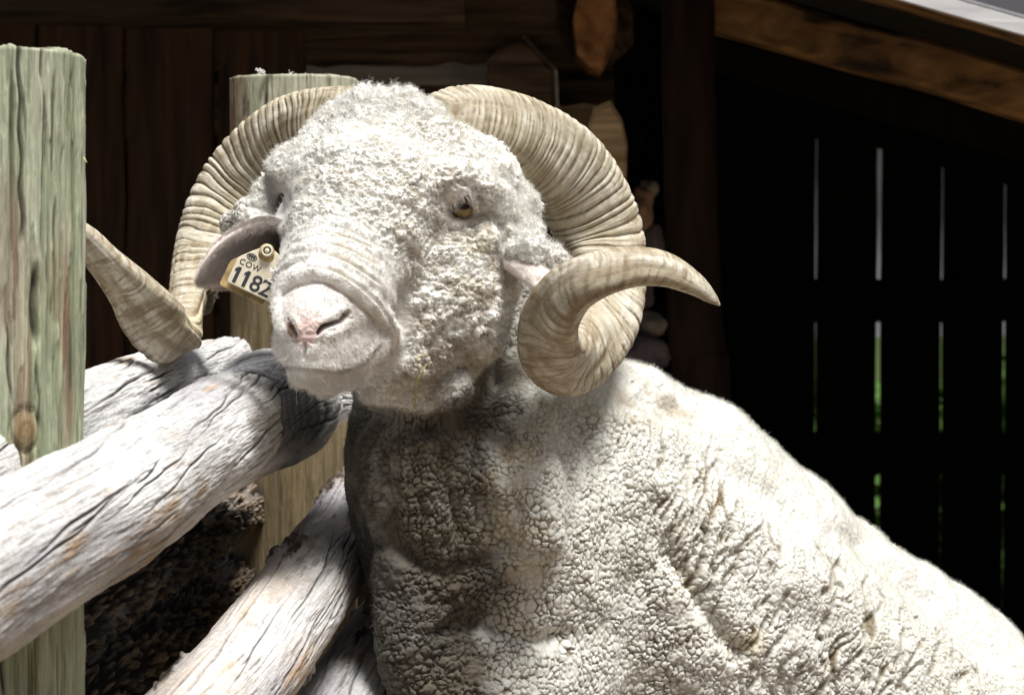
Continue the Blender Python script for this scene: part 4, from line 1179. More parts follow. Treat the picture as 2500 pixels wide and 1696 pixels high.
def make_horn(rows, seed, ring_n, label):
    n, nv = 900, 84
    P, t, th, Cc = sweep(rows, n, nv, horn_section)
    L = t[-1]; u = t / L
    r = np.random.default_rng(seed)
    # growth rings: tight at the base, far apart along the horn, gone towards the tip
    pos = []; q = 0.0
    while q < 0.80:
        pos.append(q); q += (0.0048 + 0.026 * q ** 0.9) * r.uniform(0.6, 1.5)
    pos = np.array(pos)
    V_ = P.reshape(-1, 3)
    uu = np.repeat(u, nv); tt = np.tile(th, n)
    cyl = np.stack([uu * L * 60, np.cos(tt) * 2.0, np.sin(tt) * 2.0], 1)
    warp = 0.006 * fbm(cyl * 0.35, 2, seed) + 0.004 * np.cos(tt * 2 + 1)
    us = uu + warp
    i = np.clip(np.searchsorted(pos, us) - 1, 0, len(pos) - 2)
    f = np.clip((us - pos[i]) / (pos[i + 1] - pos[i]), 0, 1)
    amp = r.uniform(0.35, 1.0, len(pos))[i] * np.clip((0.86 - us) / 0.3, 0.0, 1)
    ridge = np.where(us < pos[-1], np.sin(np.pi * f) ** 0.55 - 0.6, 0)
    groove = np.where(us < pos[-1], np.exp(-(np.minimum(f, 1 - f) * (pos[i + 1] - pos[i]) * L / 0.0012) ** 2), 0)
    fib = fbm(np.stack([uu * L * 25, np.cos(tt) * 16, np.sin(tt) * 16], 1), 4, seed + 3)
    ringf = fbm(np.stack([us * L * 700, np.cos(tt) * 1.5, np.sin(tt) * 1.5], 1), 2, seed + 4)
    lump = fbm(cyl * np.array((0.25, 1, 1)), 3, seed + 5)
    wid = np.repeat(np.linalg.norm(P[:, 0] - P[:, nv // 2], axis=1) * 0.5, nv)
    out = V_ - np.repeat(Cc, nv, 0); out /= np.linalg.norm(out, axis=1)[:, None] + 1e-9
    broad = np.clip(np.cos(tt), 0, 1)
    d = wid * (0.046 * amp * (0.7 + 0.9 * broad * sstep(0.08, 0.2, uu)) * ridge - 0.055 * amp * groove + 0.010 * fib * (0.4 + uu) + 0.03 * lump) + 0.0005 * ringf * np.clip(1 - uu * 1.3, 0, 1)
    # long splits and grooves along the outer half
    for c in range(9):
        th0, u0, u1 = r.uniform(0, 6.28), r.uniform(0.45, 0.85), r.uniform(0.12, 0.3)
        dth = np.angle(np.exp(1j * (tt - th0 - 0.25 * np.sin(uu * 9 + c)))) * wid
        d -= 0.0016 * np.exp(-(dth / 0.0011) ** 2) * np.clip(1 - np.abs(uu - u0) / u1, 0, 1)
    V_ = V_ + d[:, None] * out
    # colour: bleached cream, dun dirt in grooves and in bands, worn tip
    base = np.array((.42, .375, .275)); dun = np.array((.20, .152, .080)); pale = np.array((.63, .595, .505)); dk = np.array((.12, .085, .045))
    c_ = np.tile(base, (len(V_), 1))
    c_ = mix(c_, pale, np.clip(0.35 + 0.8 * lump + 0.5 * fib, 0, 1))
    band = fbm(np.stack([us * L * 300, np.cos(tt) * 0.9, np.sin(tt) * 0.9], 1), 3, seed + 8)
    c_ = mix(c_, dun, np.clip(0.18 + 1.1 * band + 0.5 * fib, 0, 1) * 0.85)
    c_ = mix(c_, dk, np.clip(groove * amp * 1.0, 0, 1) * np.clip(0.6 + fib, 0, 1))
    inner = np.clip(-np.cos(tt), 0, 1) * np.clip(1 - uu * 1.1, 0, 1)
    c_ = mix(c_, dun, inner * 0.55 * np.clip(0.6 + 0.6 * fib, 0, 1))
    late = sstep(0.45, 0.62, uu) * sstep(0.98, 0.85, uu)
    c_ = mix(c_, np.array((.19, .13, .07)), late * np.clip(0.22 + 0.9 * fbm(np.stack([uu * L * 40, np.cos(tt) * 3, np.sin(tt) * 3], 1), 4, seed + 9), 0, 1) * 0.8)
    if label:                              # a bleached, hollow scar on the inner side of the bend
        sc_ = sstep(0.50, 0.53, uu + 0.012 * fib) * sstep(0.74, 0.66, uu) * sstep(-0.25, -0.6, np.cos(tt))
        V_ = V_ - (0.010 * sc_)[:, None] * out
        c_ = mix(c_, np.array((.58, .50, .34)) * (1 + 0.12 * fib[:, None]), sc_ * 0.9)
        ed_ = np.exp(-((uu + 0.012 * fib - 0.512) / 0.008) ** 2) * sstep(0.1, -0.3, np.cos(tt))
        c_ = mix(c_, np.array((.05, .038, .025)), ed_ * 0.9); V_ = V_ - (0.004 * ed_)[:, None] * out
    Vc = np.vstack([V_, P[0].mean(0), P[-1].mean(0)])
    c_ = np.vstack([c_, c_[0], c_[-1]])
    Q_ = grid_quads(n, nv)
    a0, a1 = len(V_), len(V_) + 1
    ng = [[a0, j, (j + 1) % nv] for j in range(nv)] + [[a1, (n - 1) * nv + (j + 1) % nv, (n - 1) * nv + j] for j in range(nv)]
    return obj('horn', mesh_from('ram_horn', Vc, Q_, ng, True, {'col': c_}), M_horn, ram, label)

M_horn = attr_mat('horn', rough=0.62, spec=0.35, vary=0.14, vscale=180, bump=(420, 0.0008, 0.4))
RH = [(1030, 330, 3.09, 70, 55, 0, 1, 0), (1110, 292, 3.09, 74, 58, .1, 1, 0), (1195, 300, 3.12, 82, 60, .15, 1, 0), (1285, 345, 3.17, 97, 62, .45, .9, 0), (1385, 432, 3.24, 107, 64, .8, .6, 0),
      (1447, 545, 3.27, 106, 64, 1, .15, 0), (1476, 640, 3.26, 95, 62, 1, -.05, 0), (1477, 740, 3.21, 88, 62, 1, -.35, -.1), (1445, 830, 3.13, 86, 64, .75, -.8, .0), (1383, 880, 3.03, 82, 66, -.05, -1, .3),
      (1345, 850, 2.95, 78, 66, -.85, -.5, .3), (1347, 782, 2.90, 73, 62, -1, .15, .0), (1386, 717, 2.87, 67, 58, -.7, .75, 0), (1452, 678, 2.85, 59, 52, -.35, 1, 0), (1540, 655, 2.85, 51, 46, .05, 1, 0),
      (1620, 660, 2.86, 43, 40, .3, 1, 0), (1690, 692, 2.87, 29, 28, .6, .9, 0), (1735, 726, 2.88, 15, 14, .7, .7, 0), (1757, 745, 2.885, 3, 3, .7, .7, 0)]
LH = [(930, 320, 3.10, 60, 50, 0, 1, 0), (868, 278, 3.09, 58, 50, -.1, 1, 0), (795, 278, 3.11, 62, 52, -.15, 1, 0), (712, 322, 3.15, 84, 56, -.5, .85, 0), (632, 402, 3.19, 95, 58, -.75, .65, 0),
      (565, 492, 3.20, 92, 58, -.85, .5, 0), (512, 590, 3.18, 76, 56, -.95, .25, 0), (482, 680, 3.14, 62, 54, -1, .05, .1), (466, 760, 3.09, 56, 52, -.9, -.1, .5), (452, 812, 3.03, 64, 46, -.6, -.4, .8),
      (414, 812, 2.97, 76, 38, -.5, -.8, .4), (370, 766, 2.94, 74, 36, -.75, -.65, 0), (322, 706, 2.91, 58, 38, -.8, -.6, 0), (268, 648, 2.88, 44, 38, -.75, -.65, 0), (205, 585, 2.86, 39, 34, -.65, -.75, 0),
      (140, 545, 2.85, 30, 27, -.4, -.9, 0), (80, 540, 2.85, 16, 14, -.1, -1, 0), (45, 548, 2.85, 3, 3, 0, -1, 0)]
make_horn(RH, 3, 60, None)
make_horn(LH, 9, 60, 'horn with a pale hollow scar at its bend')

# ------------------------------------------------------------------ ears
def make_ear(U, L_, cup, thick, cin, cout, seed, sag=0.0):
    nu, nv = 60, 40
    A = catmull([W(*q) for q in U], nu); B = catmull([W(*q) for q in L_], nu)
    u = np.linspace(0, 1, nu); v = np.linspace(0, 1, nv)
    back = np.array((0.0, 1.0, 0.0))
    S = A[:, None] * (1 - v)[None, :, None] + B[:, None] * v[None, :, None]
    prof = (4 * v * (1 - v)) ** 0.75
    dep = cup * np.clip(1.15 - u, 0.1, 1) ** 0.7 * np.sin(np.pi * np.clip(1 - u * 0.97, 0.03, 0.97) * 0.5 + 0.0)
    F = S + (dep[:, None] * prof[None])[..., None] * back
    if cup > 0: F = F + ((0.014 * np.exp(-(v / 0.05) ** 2) + 0.010 * np.exp(-((1 - v) / 0.08) ** 2))[None, :, None]) * back + (0.004 * np.exp(-(v / 0.05) ** 2))[None, :, None] * np.array((0, 0, 1.0))   # rolled rim
    edge = np.minimum(np.minimum(v, 1 - v) * 9, 1)[None] * np.minimum((1 - u) * 14, 1)[:, None]
    Bk = F + (thick * (0.15 + 0.85 * np.sqrt(np.clip(edge, 0, 1))))[..., None] * back
    nz = fbm(F.reshape(-1, 3) * 140, 3, seed).reshape(nu, nv)
    F = F - (0.0012 * nz)[..., None] * back
    V_ = np.vstack([F.reshape(-1, 3), Bk.reshape(-1, 3)])
    q = grid_quads(nu, nv, False); q2 = q[:, ::-1] + nu * nv
    rimi = [i * nv for i in range(nu)] + [(nu - 1) * nv + j for j in range(nv)] + [i * nv + nv - 1 for i in range(nu)[::-1]] + [j for j in range(nv)[::-1]]
    rim2 = [[rimi[k], rimi[(k + 1) % len(rimi)], rimi[(k + 1) % len(rimi)] + nu * nv, rimi[k] + nu * nv] for k in range(len(rimi)) if rimi[k] != rimi[(k + 1) % len(rimi)]]
    deep = (prof[None] * np.ones((nu, 1))) * np.clip(1.35 - u * 1.2, 0, 1)[:, None]
    ci = mix(np.tile(np.array(cout), (nu * nv, 1)), np.array(cin), np.clip(sstep(0.42, 0.85, deep.ravel() + 0.2 * nz.ravel()) * np.tile(sstep(1.0, 0.62, v), nu), 0, 1))
    if cin[0] < 0.1:                        # the open ear: pale rim, brown hollow with its shade painted in, paler hairy floor
        vv, uq = np.tile(v, nu), np.repeat(u, nv)
        dk_ = sstep(0.07, 0.24, vv + 0.05 * nz.ravel()) * sstep(0.98, 0.70, uq)
        ci = mix(np.tile(np.array((.78, .71, .66)), (nu * nv, 1)), np.array((.05, .03, .02)), dk_ * np.clip(0.15 + 0.95 * (1 - uq), 0, 1))
        ci = mix(ci, np.array((.55, .46, .42)), sstep(0.55, 0.90, vv + 0.12 * nz.ravel() + 0.25 * (uq - 0.5)) * 0.85)
    co = np.tile(np.array(cout), (nu * nv, 1)) * (1 + 0.1 * nz.reshape(-1, 1))
    return obj('ear', mesh_from('ram_ear', V_, np.vstack([q, q2, np.array(rim2)]), None, True, {'col': np.vstack([ci, co])}), M_ear, ram), F

M_ear = attr_mat('ear_skin', rough=0.8, spec=0.15, vary=0.1, vscale=300, bump=(700, 0.001, 0.5), sheen=0.3)
earL, FL = make_ear([(695, 548, 2.965), (648, 534, 2.93), (590, 550, 2.905), (530, 590, 2.895), (493, 640, 2.895), (479, 682, 2.915)],
                    [(695, 640, 2.985), (650, 692, 2.965), (600, 706, 2.955), (550, 708, 2.945), (510, 704, 2.935), (483, 696, 2.922)], 0.050, 0.008, (.040, .024, .015), (.78, .70, .65), 31)
earR, FR = make_ear([(1225, 600, 3.03), (1290, 592, 3.02), (1350, 600, 3.02), (1392, 630, 3.03), (1405, 668, 3.035)],
                    [(1230, 655, 2.99), (1280, 690, 2.97), (1330, 716, 2.965), (1375, 716, 2.985), (1405, 690, 3.02)], -0.022, 0.006, (.70, .63, .58), (.70, .63, .58), 32)

# ------------------------------------------------------------------ eye
def uv_ball(c, r, nu=40, nv=48, axis=(0, -1, 0), cap=math.pi, sx=1, sz=1):
    ax = Vector(axis).normalized(); e1 = ax.cross(Vector((0, 0, 1))).normalized(); e2 = e1.cross(ax)
    th = np.linspace(0, cap, nu); ph = np.linspace(0, 2 * math.pi, nv, endpoint=False)
    P = (np.cos(th)[:, None, None] * np.array(ax) + np.sin(th)[:, None, None] * (sx * np.cos(ph)[None, :, None] * np.array(e1) + sz * np.sin(ph)[None, :, None] * np.array(e2)))
    return (np.array(c) + r * P.reshape(-1, 3)), grid_quads(nu, nv), th.repeat(nv)

de = trace(1124, 512)
ce = W(1125, 510, de + 0.0158)
V_, Q_, th_ = uv_ball(ce, 0.0165, 60, 64, axis=(0.22, -1, 0.02))
ang = np.tile(np.linspace(0, 2 * math.pi, 64, endpoint=False), 60)
ex, ez = np.sin(th_) * np.cos(ang), np.sin(th_) * np.sin(ang)
iris = sstep(0.80, 0.70, th_)
pupil = sstep(1.0, 0.85, np.sqrt((ex / 0.40) ** 2 + ((ez - 0.06) / 0.22) ** 2))
streak = 0.5 + 0.5 * fbm(np.stack([np.cos(ang) * 6, np.sin(ang) * 6, th_ * 2], 1), 3, 5)
ec = np.tile(np.array((.20, .15, .12)), (len(V_), 1))
ec = mix(ec, mix(np.tile(np.array((.20, .12, .03)), (len(V_), 1)), np.array((.48, .36, .13)), np.clip(streak, 0, 1)), iris)
ec = mix(ec, np.array((.03, .02, .015)), np.exp(-((th_ - 0.78) / 0.06) ** 2) * 0.8)
ec = mix(ec, np.array((.006, .006, .007)), pupil)
M_eye = attr_mat('eyeball', rough=0.06, spec=0.6, vary=0.05, vscale=300)
obj('eye', mesh_from('ram_eye', V_, Q_, None, True, {'col': ec}), M_eye, ram, 'amber eye with a dark level pupil')
dl = trace(700, 492)
V_, Q_, th_ = uv_ball(W(704, 494, dl + 0.05), 0.0125, 30, 40)
obj('eye', mesh_from('ram_eye_far', V_, Q_, None, True, {'col': np.tile(np.array((.05, .035, .02)), (len(V_), 1))}), M_eye, ram, 'eye sunk in a woolly fold')
print('parts', round(time.time() - T0, 1))
# ------------------------------------------------------------------ fleece fibres and short face hair (hair curves under the body)
def strands(name, idx, length, lean, curl, npt, radius, seed, lighten=0.35, mat=None, src=None, parent=None):
    """idx: rows of the near-vertex arrays used as roots; lean: (n,3) direction added to the normal"""
    g = np.random.default_rng(seed)
    if src is None: src = (V[near[idx]], NF[near[idx]], COLV[near[idx]])
    Pn = src[0] + g.normal(0, 0.0006, (len(idx), 3))
    Nn = src[1]
    dr = Nn + lean + 0.35 * g.normal(0, 1, (len(idx), 3))
    dr /= np.linalg.norm(dr, axis=1)[:, None]
    e1 = np.cross(dr, g.normal(0, 1, (len(idx), 3))); e1 /= np.linalg.norm(e1, axis=1)[:, None] + 1e-9
    e2 = np.cross(dr, e1)
    L_ = length * g.uniform(0.55, 1.25, len(idx))
    ph = g.uniform(0, 6.28, len(idx)); tw = g.uniform(3.0, 7.0, len(idx))
    pts = np.empty((len(idx), npt, 3))
    for k in range(npt):
        f = k / (npt - 1)
        cu = curl * L_ * f
        pts[:, k] = Pn - 0.0008 * Nn + dr * (L_ * f)[:, None] + e1 * (cu * np.cos(ph + tw * f))[:, None] + e2 * (cu * np.sin(ph + tw * f))[:, None]
    hc = bpy.data.hair_curves.new(name)
    hc.add_curves([npt] * len(idx))
    hc.points.foreach_set('position', pts.astype(np.float32).ravel())
    rad = np.tile(radius * np.linspace(1, 0.35, npt), len(idx)).astype(np.float32)
    ra = hc.attributes.get('radius') or hc.attributes.new('radius', 'FLOAT', 'POINT')
    ra.data.foreach_set('value', rad)
    c = mix(src[2], np.array((.82, .80, .76)), np.full(len(idx), lighten))
    c = np.clip(c * g.uniform(0.82, 1.12, (len(idx), 1)), 0, 0.86)
    c4 = np.ones((len(idx), 4), np.float32); c4[:, :3] = c
    ca = hc.attributes.new('col', 'FLOAT_COLOR', 'CURVE'); ca.data.foreach_set('color', c4.ravel())
    hc.materials.append(mat or M_fib)
    o = bpy.data.objects.new(name, hc)
    link(o, parent or body); o['kind'] = 'stuff'
    return o
Mf = Mat('wool_fibre')
fa = Mf.new('ShaderNodeAttribute', attribute_name='col')
Mf.ln(fa.outputs['Color'], Mf.b.inputs['Base Color'])
Mf.b.inputs['Roughness'].default_value = 0.7
Mf.b.inputs['Specular IOR Level'].default_value = 0.2
M_fib = Mf.m
NF = vnormals(V, ALLQ)
def pick(w, n, seed):
    g = np.random.default_rng(seed)
    w = np.clip(w, 0, None); c = np.cumsum(w); r_ = g.uniform(0, c[-1], n)
    return np.unique(np.clip(np.searchsorted(c, r_), 0, len(w) - 1))
vis = (facing[near] > 0.02) & (x > -20) & (x < 2520) & (y > -20) & (y < 1716)
up = np.array((0, 0, 1.0))
# curled wool on the head, longer at the crown and temples
crown = sstep(330, 240, y) + 0.7 * region(x, y, [(1180, 380), (1330, 480), (1390, 640), (1240, 680), (1180, 560)], 30) + 0.6 * region(x, y, [(620, 380), (720, 280), (760, 440), (700, 560), (600, 560)], 30)
i1 = pick(w_wool * vis * (1 + crown), 85000, 1)
hcl = sstep(0.1, 0.8, vnoise(p[i1] * 130, 91)) * 1.6
strands('head_wool', i1, 0.0038 * (1 + 0.9 * np.clip(crown[i1], 0, 1) * (0.5 + hcl)), np.array((0, 0, -0.15)), 0.34, 5, 0.00015, 2)
edge_b = np.clip(1.6 - 2.2 * np.abs((NF[near] * vd[near]).sum(1)), 0.35, 1.6)
i2 = pick(w_body * vis * edge_b * (1 - 0.85 * crev), 150000, 3)
strands('fleece_fuzz', i2, 0.0016 * (1 + 2.4 * np.clip(edge_b[i2] - 0.7, 0, 1)), np.array((0, 0, 0.0)), 0.34, 4, 0.00013, 4, 0.06)
# short coat combed back from the nose
fl = np.stack([np.clip((x - 750) / 120, -1, 1), np.zeros(len(x)), np.clip(-(y - 790) / 130, -1, 1)], 1)
i3 = pick(w_smooth * vis * (1 - nose) * (1 - m_eye) * (1 - 0.9 * along(x, y, mouth, 7)) * (1 - 0.9 * np.clip(nostR + nostL, 0, 1)), 60000, 5)
strands('face_hair', i3, 0.0032 * (1 + 0.8 * sstep(880, 950, y[i3])), 1.6 * fl[i3], 0.06, 4, 0.00014, 6, 0.5)
# whiskers and eyelashes
i4 = pick(vis * (region(x, y, [(690, 905), (860, 905), (900, 870), (920, 900), (860, 960), (720, 965)], 10) + 0.4 * region(x, y, [(690, 850), (720, 850), (720, 890), (690, 890)], 5)), 46, 7)
strands('whisker', i4, 0.026 + 0 * y[i4], np.array((0.1, -0.2, -0.7)), 0.10, 7, 0.00016, 8, 0.5)
i5 = pick(vis * along(x, y, cm((1098, 505), (1115, 476), (1140, 468), (1158, 490)), 6), 90, 9)
strands('eyelash', i5, 0.011 + 0 * y[i5], np.array((0.6, -0.6, -0.9)), 0.05, 6, 0.00014, 10, 0.4)
# velvet on the ears
for o_, sd in ((earL, 41), (earR, 42)):
    me_ = o_.data; nvt = len(me_.vertices)
    ev = np.empty(nvt * 3, np.float32); me_.vertices.foreach_get('co', ev); ev = ev.reshape(-1, 3).astype(float)
    en = np.empty(nvt * 3, np.float32); me_.vertices.foreach_get('normal', en); en = en.reshape(-1, 3).astype(float)
    ecl = np.empty(nvt * 4, np.float32); me_.attributes['col'].data.foreach_get('color', ecl); ecl = ecl.reshape(-1, 4)[:, :3].astype(float)
    g_ = np.random.default_rng(sd); ii = g_.integers(0, nvt, 16000)
    strands('ear_velvet', ii, 0.0046 + 0 * ii, np.array((-0.5 if sd == 41 else 0.5, 0, 0.2)), 0.12, 4, 0.0001, sd, 0.2, None, (ev[ii], en[ii], ecl[ii]), o_)
print('hair', round(time.time() - T0, 1))
# ------------------------------------------------------------------ ear tag
M_tag = plain('cream_tag_plastic', (.62, .57, .44), 0.45, 0.4, 0.14, 90)
M_tagd = plain('stained_tag_plastic', (.36, .26, .12), 0.5, 0.3, 0.5, 120)
M_ink = plain('dark_tag_print', (.035, .038, .045), 0.6, 0.2, 0.1)
M_dirt = plain('brown_grime', (.10, .06, .025), 0.9, 0.1, 0.5, 200)
M_dark_hole = plain('dark_button_recess', (.02, .014, .01), 0.8, 0.1)
TD = 2.898
S_ = K * TD
tag_o = W(553, 688, TD)
ex_ = np.array((0.905, 0.06, -0.425)); ex_ /= np.linalg.norm(ex_)
ey_ = np.array((0.425, 0.10, 0.905)); ey_ -= ex_ * (ex_ @ ey_); ey_ /= np.linalg.norm(ey_)
ez_ = np.cross(ex_, ey_)                       # towards the camera
if ez_[1] > 0: ez_ = -ez_
def TP(u, v, w=0.0): return tag_o + ex_ * u * S_ + ey_ * v * S_ + ez_ * w
eartag = empty('ear_tag', tuple(TP(60, 60)), 'cream plastic ear tag numbered 1182 hanging from the ear', 'ear tag')
def plate(name, pts, w0, w1, mat, parent, bev=0.0):
    n = len(pts); c = np.mean(pts, 0)
    A = np.array([TP(u, v, w0) for u, v in pts]); B = np.array([TP(u, v, w1 - bev) for u, v in pts])
    Cc = np.array([TP(*(c + (np.array(q) - c) * (0.97 if bev else 1)), w1) for q in pts])
    V_ = np.vstack([A, B, Cc] if bev else [A, B])
    L_ = 3 if bev else 2
    ng = [list(range(n)), [(L_ - 1) * n + k for k in range(n)][::-1]]
    for l in range(L_ - 1):
        ng += [[l * n + (k + 1) % n, l * n + k, (l + 1) * n + k, (l + 1) * n + (k + 1) % n] for k in range(n)]
    me = mesh_from(name, V_, None, ng, False)
    return obj(name, me, mat, parent)
def rounded(pts, r, m=5):
    P = [np.array(q, float) for q in pts]; out = []
    for i in range(len(P)):
        a, b, c = P[i - 1], P[i], P[(i + 1) % len(P)]
        p0 = b + (a - b) / np.linalg.norm(a - b) * r; p1 = b + (c - b) / np.linalg.norm(c - b) * r
        for t in np.linspace(0, 1, m): out.append(tuple((1 - t) ** 2 * p0 + 2 * t * (1 - t) * b + t * t * p1))
    return out
front = plate('front_plate', rounded([(0, 0), (124, 0), (124, 72), (84, 118), (46, 118), (0, 68)], 9), -0.0008, 0.0010, M_tag, eartag, 0.0004)
plate('back_plate', rounded([(-14, -14), (104, -14), (104, 60), (60, 105), (30, 105), (-14, 52)], 9), -0.0075, -0.0060, M_tagd, eartag, 0.0004)
def ring(name, u, v, r0, r1, w0, w1, mat, parent, n=36):
    th = np.linspace(0, 2 * math.pi, n, endpoint=False)
    rows = [(r1, w0), (r1, w1), ((r0 + r1) / 2, w1 + 0.0006), (r0, w1), (r0, w0)]
    V_ = np.vstack([[TP(u + rr * math.cos(t), v + rr * math.sin(t), w) for t in th] for rr, w in rows])
    return obj(name, mesh_from(name, V_, grid_quads(len(rows), n), None, True), mat, parent)
def disc(name, u, v, r, w0, w1, mat, parent, n=28, dome=0.0, sy=1.0):
    th = np.linspace(0, 2 * math.pi, n, endpoint=False)
    rows = [(r, w0), (r, w1), (r * 0.7, w1 + dome * 0.7), (r * 0.3, w1 + dome), (0.05 * r, w1 + dome * 1.05)]
    V_ = np.vstack([[TP(u + rr * math.cos(t), v + sy * rr * math.sin(t), w) for t in th] for rr, w in rows])
    return obj(name, mesh_from(name, V_, grid_quads(len(rows), n), [[(len(rows) - 1) * n + k for k in range(n)]], True), mat, parent)
disc('stain', 60, 100, 20, 0.0009, 0.00125, M_tagd, front, sy=0.8)
btn = ring('button', 57, 110, 9.5, 14.5, 0.0006, 0.0075, M_tag, eartag)
ring('button_collar', 57, 109, 13, 19, 0.0006, 0.0024, M_tagd, btn)
disc('button_recess', 57, 110, 10, 0.001, 0.0040, M_dark_hole, btn)
disc('button_pin', 57, 110, 6.0, 0.002, 0.0072, M_tag, btn, dome=0.0012)
def lettering(text, u, v, h, mat, parent, name, sx=1.0, bold=0.0, shear=0.0):
    cu = bpy.data.curves.new('t', 'FONT'); cu.body = text; cu.size = 1.0; cu.extrude = 0.0; cu.offset = bold; cu.shear = shear
    o = bpy.data.objects.new('t', cu); COL.objects.link(o)
    dg = bpy.context.evaluated_depsgraph_get()
    me0 = bpy.data.meshes.new_from_object(o.evaluated_get(dg))
    P = np.empty(len(me0.vertices) * 3, np.float32); me0.vertices.foreach_get('co', P); P = P.reshape(-1, 3)
    P[:, 0] -= P[:, 0].min(); P[:, 1] -= P[:, 1].min(); P /= P[:, 1].max()
    polys = [list(pl.vertices) for pl in me0.polygons]
    Vw = np.array([TP(u + a * h * sx, v + b * h, 0.00135) for a, b, _ in P])
    COL.objects.unlink(o); bpy.data.objects.remove(o); bpy.data.curves.remove(cu); bpy.data.meshes.remove(me0)
    return obj(name, mesh_from(name, Vw, None, polys, False), mat, parent)
for ch, u, sx in (('1', 11, 1.1), ('1', 36, 1.1), ('8', 54, 1.0), ('2', 80, 1.0)):
    lettering(ch, u, 6, 41, M_ink, front, 'digit', sx, 0.022 if ch == '1' else 0.012)
for u in (11, 36):                            # flags of the two ones
    plate('digit_flag', [(u - 5, 33), (u + 2, 37.5), (u + 8, 47), (u + 1, 46), (u - 5, 40)], 0.0011, 0.00138, M_ink, front)
for ch, u in (('C', 8), ('O', 24), ('W', 41)):
    lettering(ch, u, 54, 14.5, M_ink, front, 'letter', 1.0, 0.008)
oval = ring('logo_oval', 30, 82, 11.5, 13.5, 0.0011, 0.0013, M_ink, front)
for (a, b, c, d) in ((-9, -2, 9, 2), (-2, -7, 2, 7), (-8, 1.5, -4, 6), (4, -6, 8, -1.5), (-8, -6, -4, -1.5), (4, 1.5, 8, 6)):
    plate('logo_mark', [(30 + a, 82 + b * 0.62), (30 + c, 82 + b * 0.62), (30 + c, 82 + d * 0.62), (30 + a, 82 + d * 0.62)], 0.0011, 0.00135, M_ink, oval)
ov = np.empty(len(oval.data.vertices) * 3); oval.data.vertices.foreach_get('co', ov); ov = ov.reshape(-1, 3)
cc = TP(30, 82); dv_ = (ov - cc) @ ey_
ov = ov - np.outer(dv_ * 0.42, ey_); oval.data.vertices.foreach_set('co', ov.ravel())

# ------------------------------------------------------------------ straws, wisps and specks
def thread(name, pts, r0, r1, mat, label=None, cat=None, parent=None, n=24, nv=6, flat=1.0, group=None):
    Cc = catmull(pts, n); T = frames(Cc)
    e1 = np.cross(T, np.array((0, 1, 0.001))); e1 /= np.linalg.norm(e1, axis=1)[:, None]; e2 = np.cross(T, e1)
    th = np.linspace(0, 2 * math.pi, nv, endpoint=False); rr = np.linspace(r0, r1, n)
    P = Cc[:, None] + rr[:, None, None] * (np.cos(th)[None, :, None] * e1[:, None] + flat * np.sin(th)[None, :, None] * e2[:, None])
    ng = [list(range(nv)), [(n - 1) * nv + j for j in range(nv)][::-1]]
    return obj(name, mesh_from(name, P.reshape(-1, 3), grid_quads(n, nv), ng, True), mat, parent, label, cat, group)
M_straw = plain('dry_straw', (.55, .47, .22), 0.6, 0.3)
M_grass = plain('green_straw', (.36, .38, .13), 0.6, 0.3)
def on_skin(px, py, lift=0.004):
    d = trace(px, py)
    return W(px, py, (d if d else 3.0) - lift)
thread('straw', [on_skin(1041, 889, .012), on_skin(1030, 908, .014), on_skin(1018, 935, .016), on_skin(1014, 970, .016), W(1012, 998, trace(1014, 970) - .018)], 0.0006, 0.0012, M_grass, 'bent green straw caught in the wool under the cheek', 'straw', flat=0.4)
thread('straw', [on_skin(1040, 866, .010), on_skin(1026, 868, .013), on_skin(1016, 878, .013), on_skin(1022, 896, .011)], 0.0006, 0.0005, M_straw, 'short pale curled straw on the cheek wool', 'straw')
thread('straw', [on_skin(655, 568, .010), on_skin(662, 585, .012), on_skin(672, 598, .012)], 0.0005, 0.0004, M_straw, 'thin dry straw above the ear tag button', 'straw')
thread('straw', [W(205, 385, 2.50), W(208, 391, 2.497), W(212, 397, 2.495)], 0.0007, 0.0003, M_straw, 'tiny splinter on the edge of the green post', 'splinter')
gg = np.random.default_rng(5)
M_speck = plain('dark_debris', (.05, .042, .03), 0.9, 0.1)
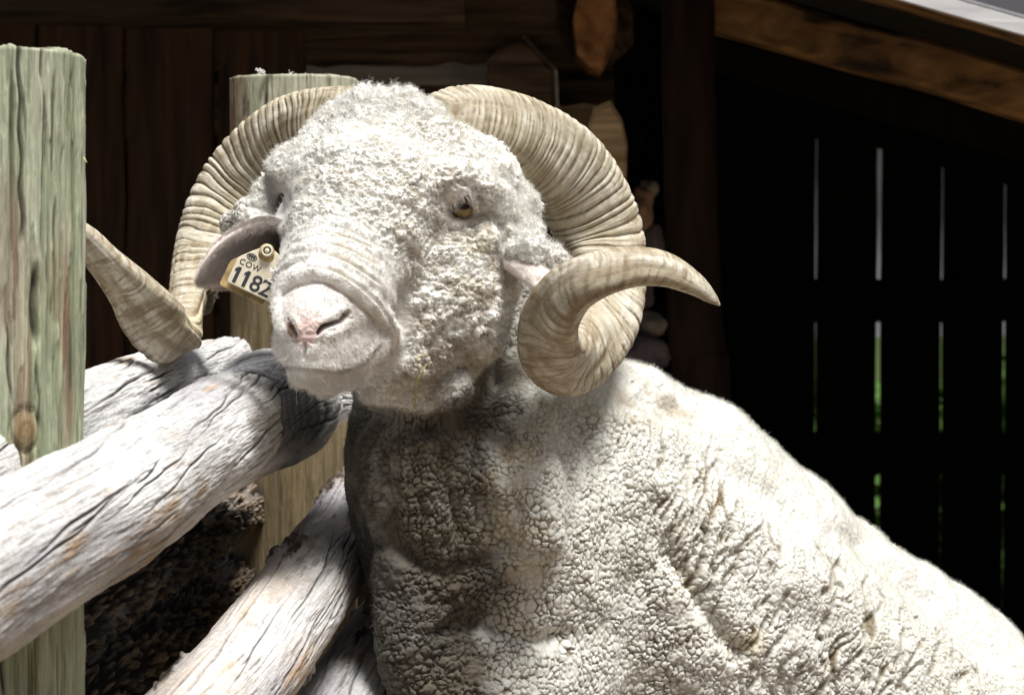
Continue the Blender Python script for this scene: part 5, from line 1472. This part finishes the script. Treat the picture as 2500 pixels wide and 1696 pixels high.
for a, b, where in [(688, 402, 'beside the far horn base'), (1163, 462, 'above the open eye'), (1272, 522, 'on the temple by the big horn'), (1312, 521, 'just under the curled horn'),
                    (978, 540, 'on the middle of the forehead'), (1075, 620, 'on the cheek below the eye'), (1545, 930, 'on the withers behind the curled horn'), (1612, 940, 'on the dusty patch of the back'),
                    (676, 515, 'over the tagged ear'), (1120, 700, 'low on the cheek')]:
    p0 = on_skin(a, b, .006)
    for k in range(1):
        dl_ = gg.normal(0, 0.0018, 3)
        thread('chaff', [p0 - dl_, p0 + gg.normal(0, 0.0005, 3), p0 + dl_], 0.0005, 0.0004, M_speck, 'dark speck of chaff ' + where, 'chaff', n=5, nv=5, group='specks of chaff in the wool')
# tuft of wool lying on the tag, wisps on top of the square post
M_wisp = plain('loose_wool', (.78, .76, .72), 0.95, 0.05)
def wisp(c, r, n, seed, label):
    g = np.random.default_rng(seed); V_, Q_ = [], []; off = 0
    for k in range(n):
        p0 = c + g.normal(0, r * 0.4, 3); dr = g.normal(0, 1, 3); dr /= np.linalg.norm(dr)
        P = np.array([p0, p0 + dr * r * .5 + g.normal(0, r * .25, 3), p0 + dr * r * .8 + g.normal(0, r * .3, 3)])
        Cc = catmull(P, 6); T = frames(Cc); e1 = np.cross(T, np.array((0.3, .5, .8))); e1 /= np.linalg.norm(e1, axis=1)[:, None]; e2 = np.cross(T, e1)
        th = np.linspace(0, 2 * math.pi, 4, endpoint=False)
        R_ = Cc[:, None] + r * 0.09 * (np.cos(th)[None, :, None] * e1[:, None] + np.sin(th)[None, :, None] * e2[:, None])
        V_.append(R_.reshape(-1, 3)); Q_.append(grid_quads(6, 4) + off); off += 24
    return obj('wool_wisp', mesh_from('wool_wisp', np.vstack(V_), np.vstack(Q_), None, True), M_wisp, None, label, 'wool', 'loose wisps of wool')
wisp(TP(106, 76, 0.005), 0.008, 70, 1, 'tuft of white wool lying over the ear tag')
zt_ = W(640, 180, 3.72)
wisp(np.array((W(638, 172, 3.73)[0], 3.73, zt_[2] + 0.001)), 0.006, 40, 2, 'white wool wisp on the square post top, left end')
wisp(np.array((W(708, 178, 3.73)[0], 3.73, zt_[2] - 0.001)), 0.004, 30, 3, 'white wool wisp on the square post top, middle')
print('triangles', sum(sum(len(pp.vertices) - 2 for pp in o.data.polygons) if len(o.data.polygons) < 5000 else 2 * len(o.data.polygons) for o in bpy.data.objects if o.type == 'MESH'))
print('all', round(time.time() - T0, 1))
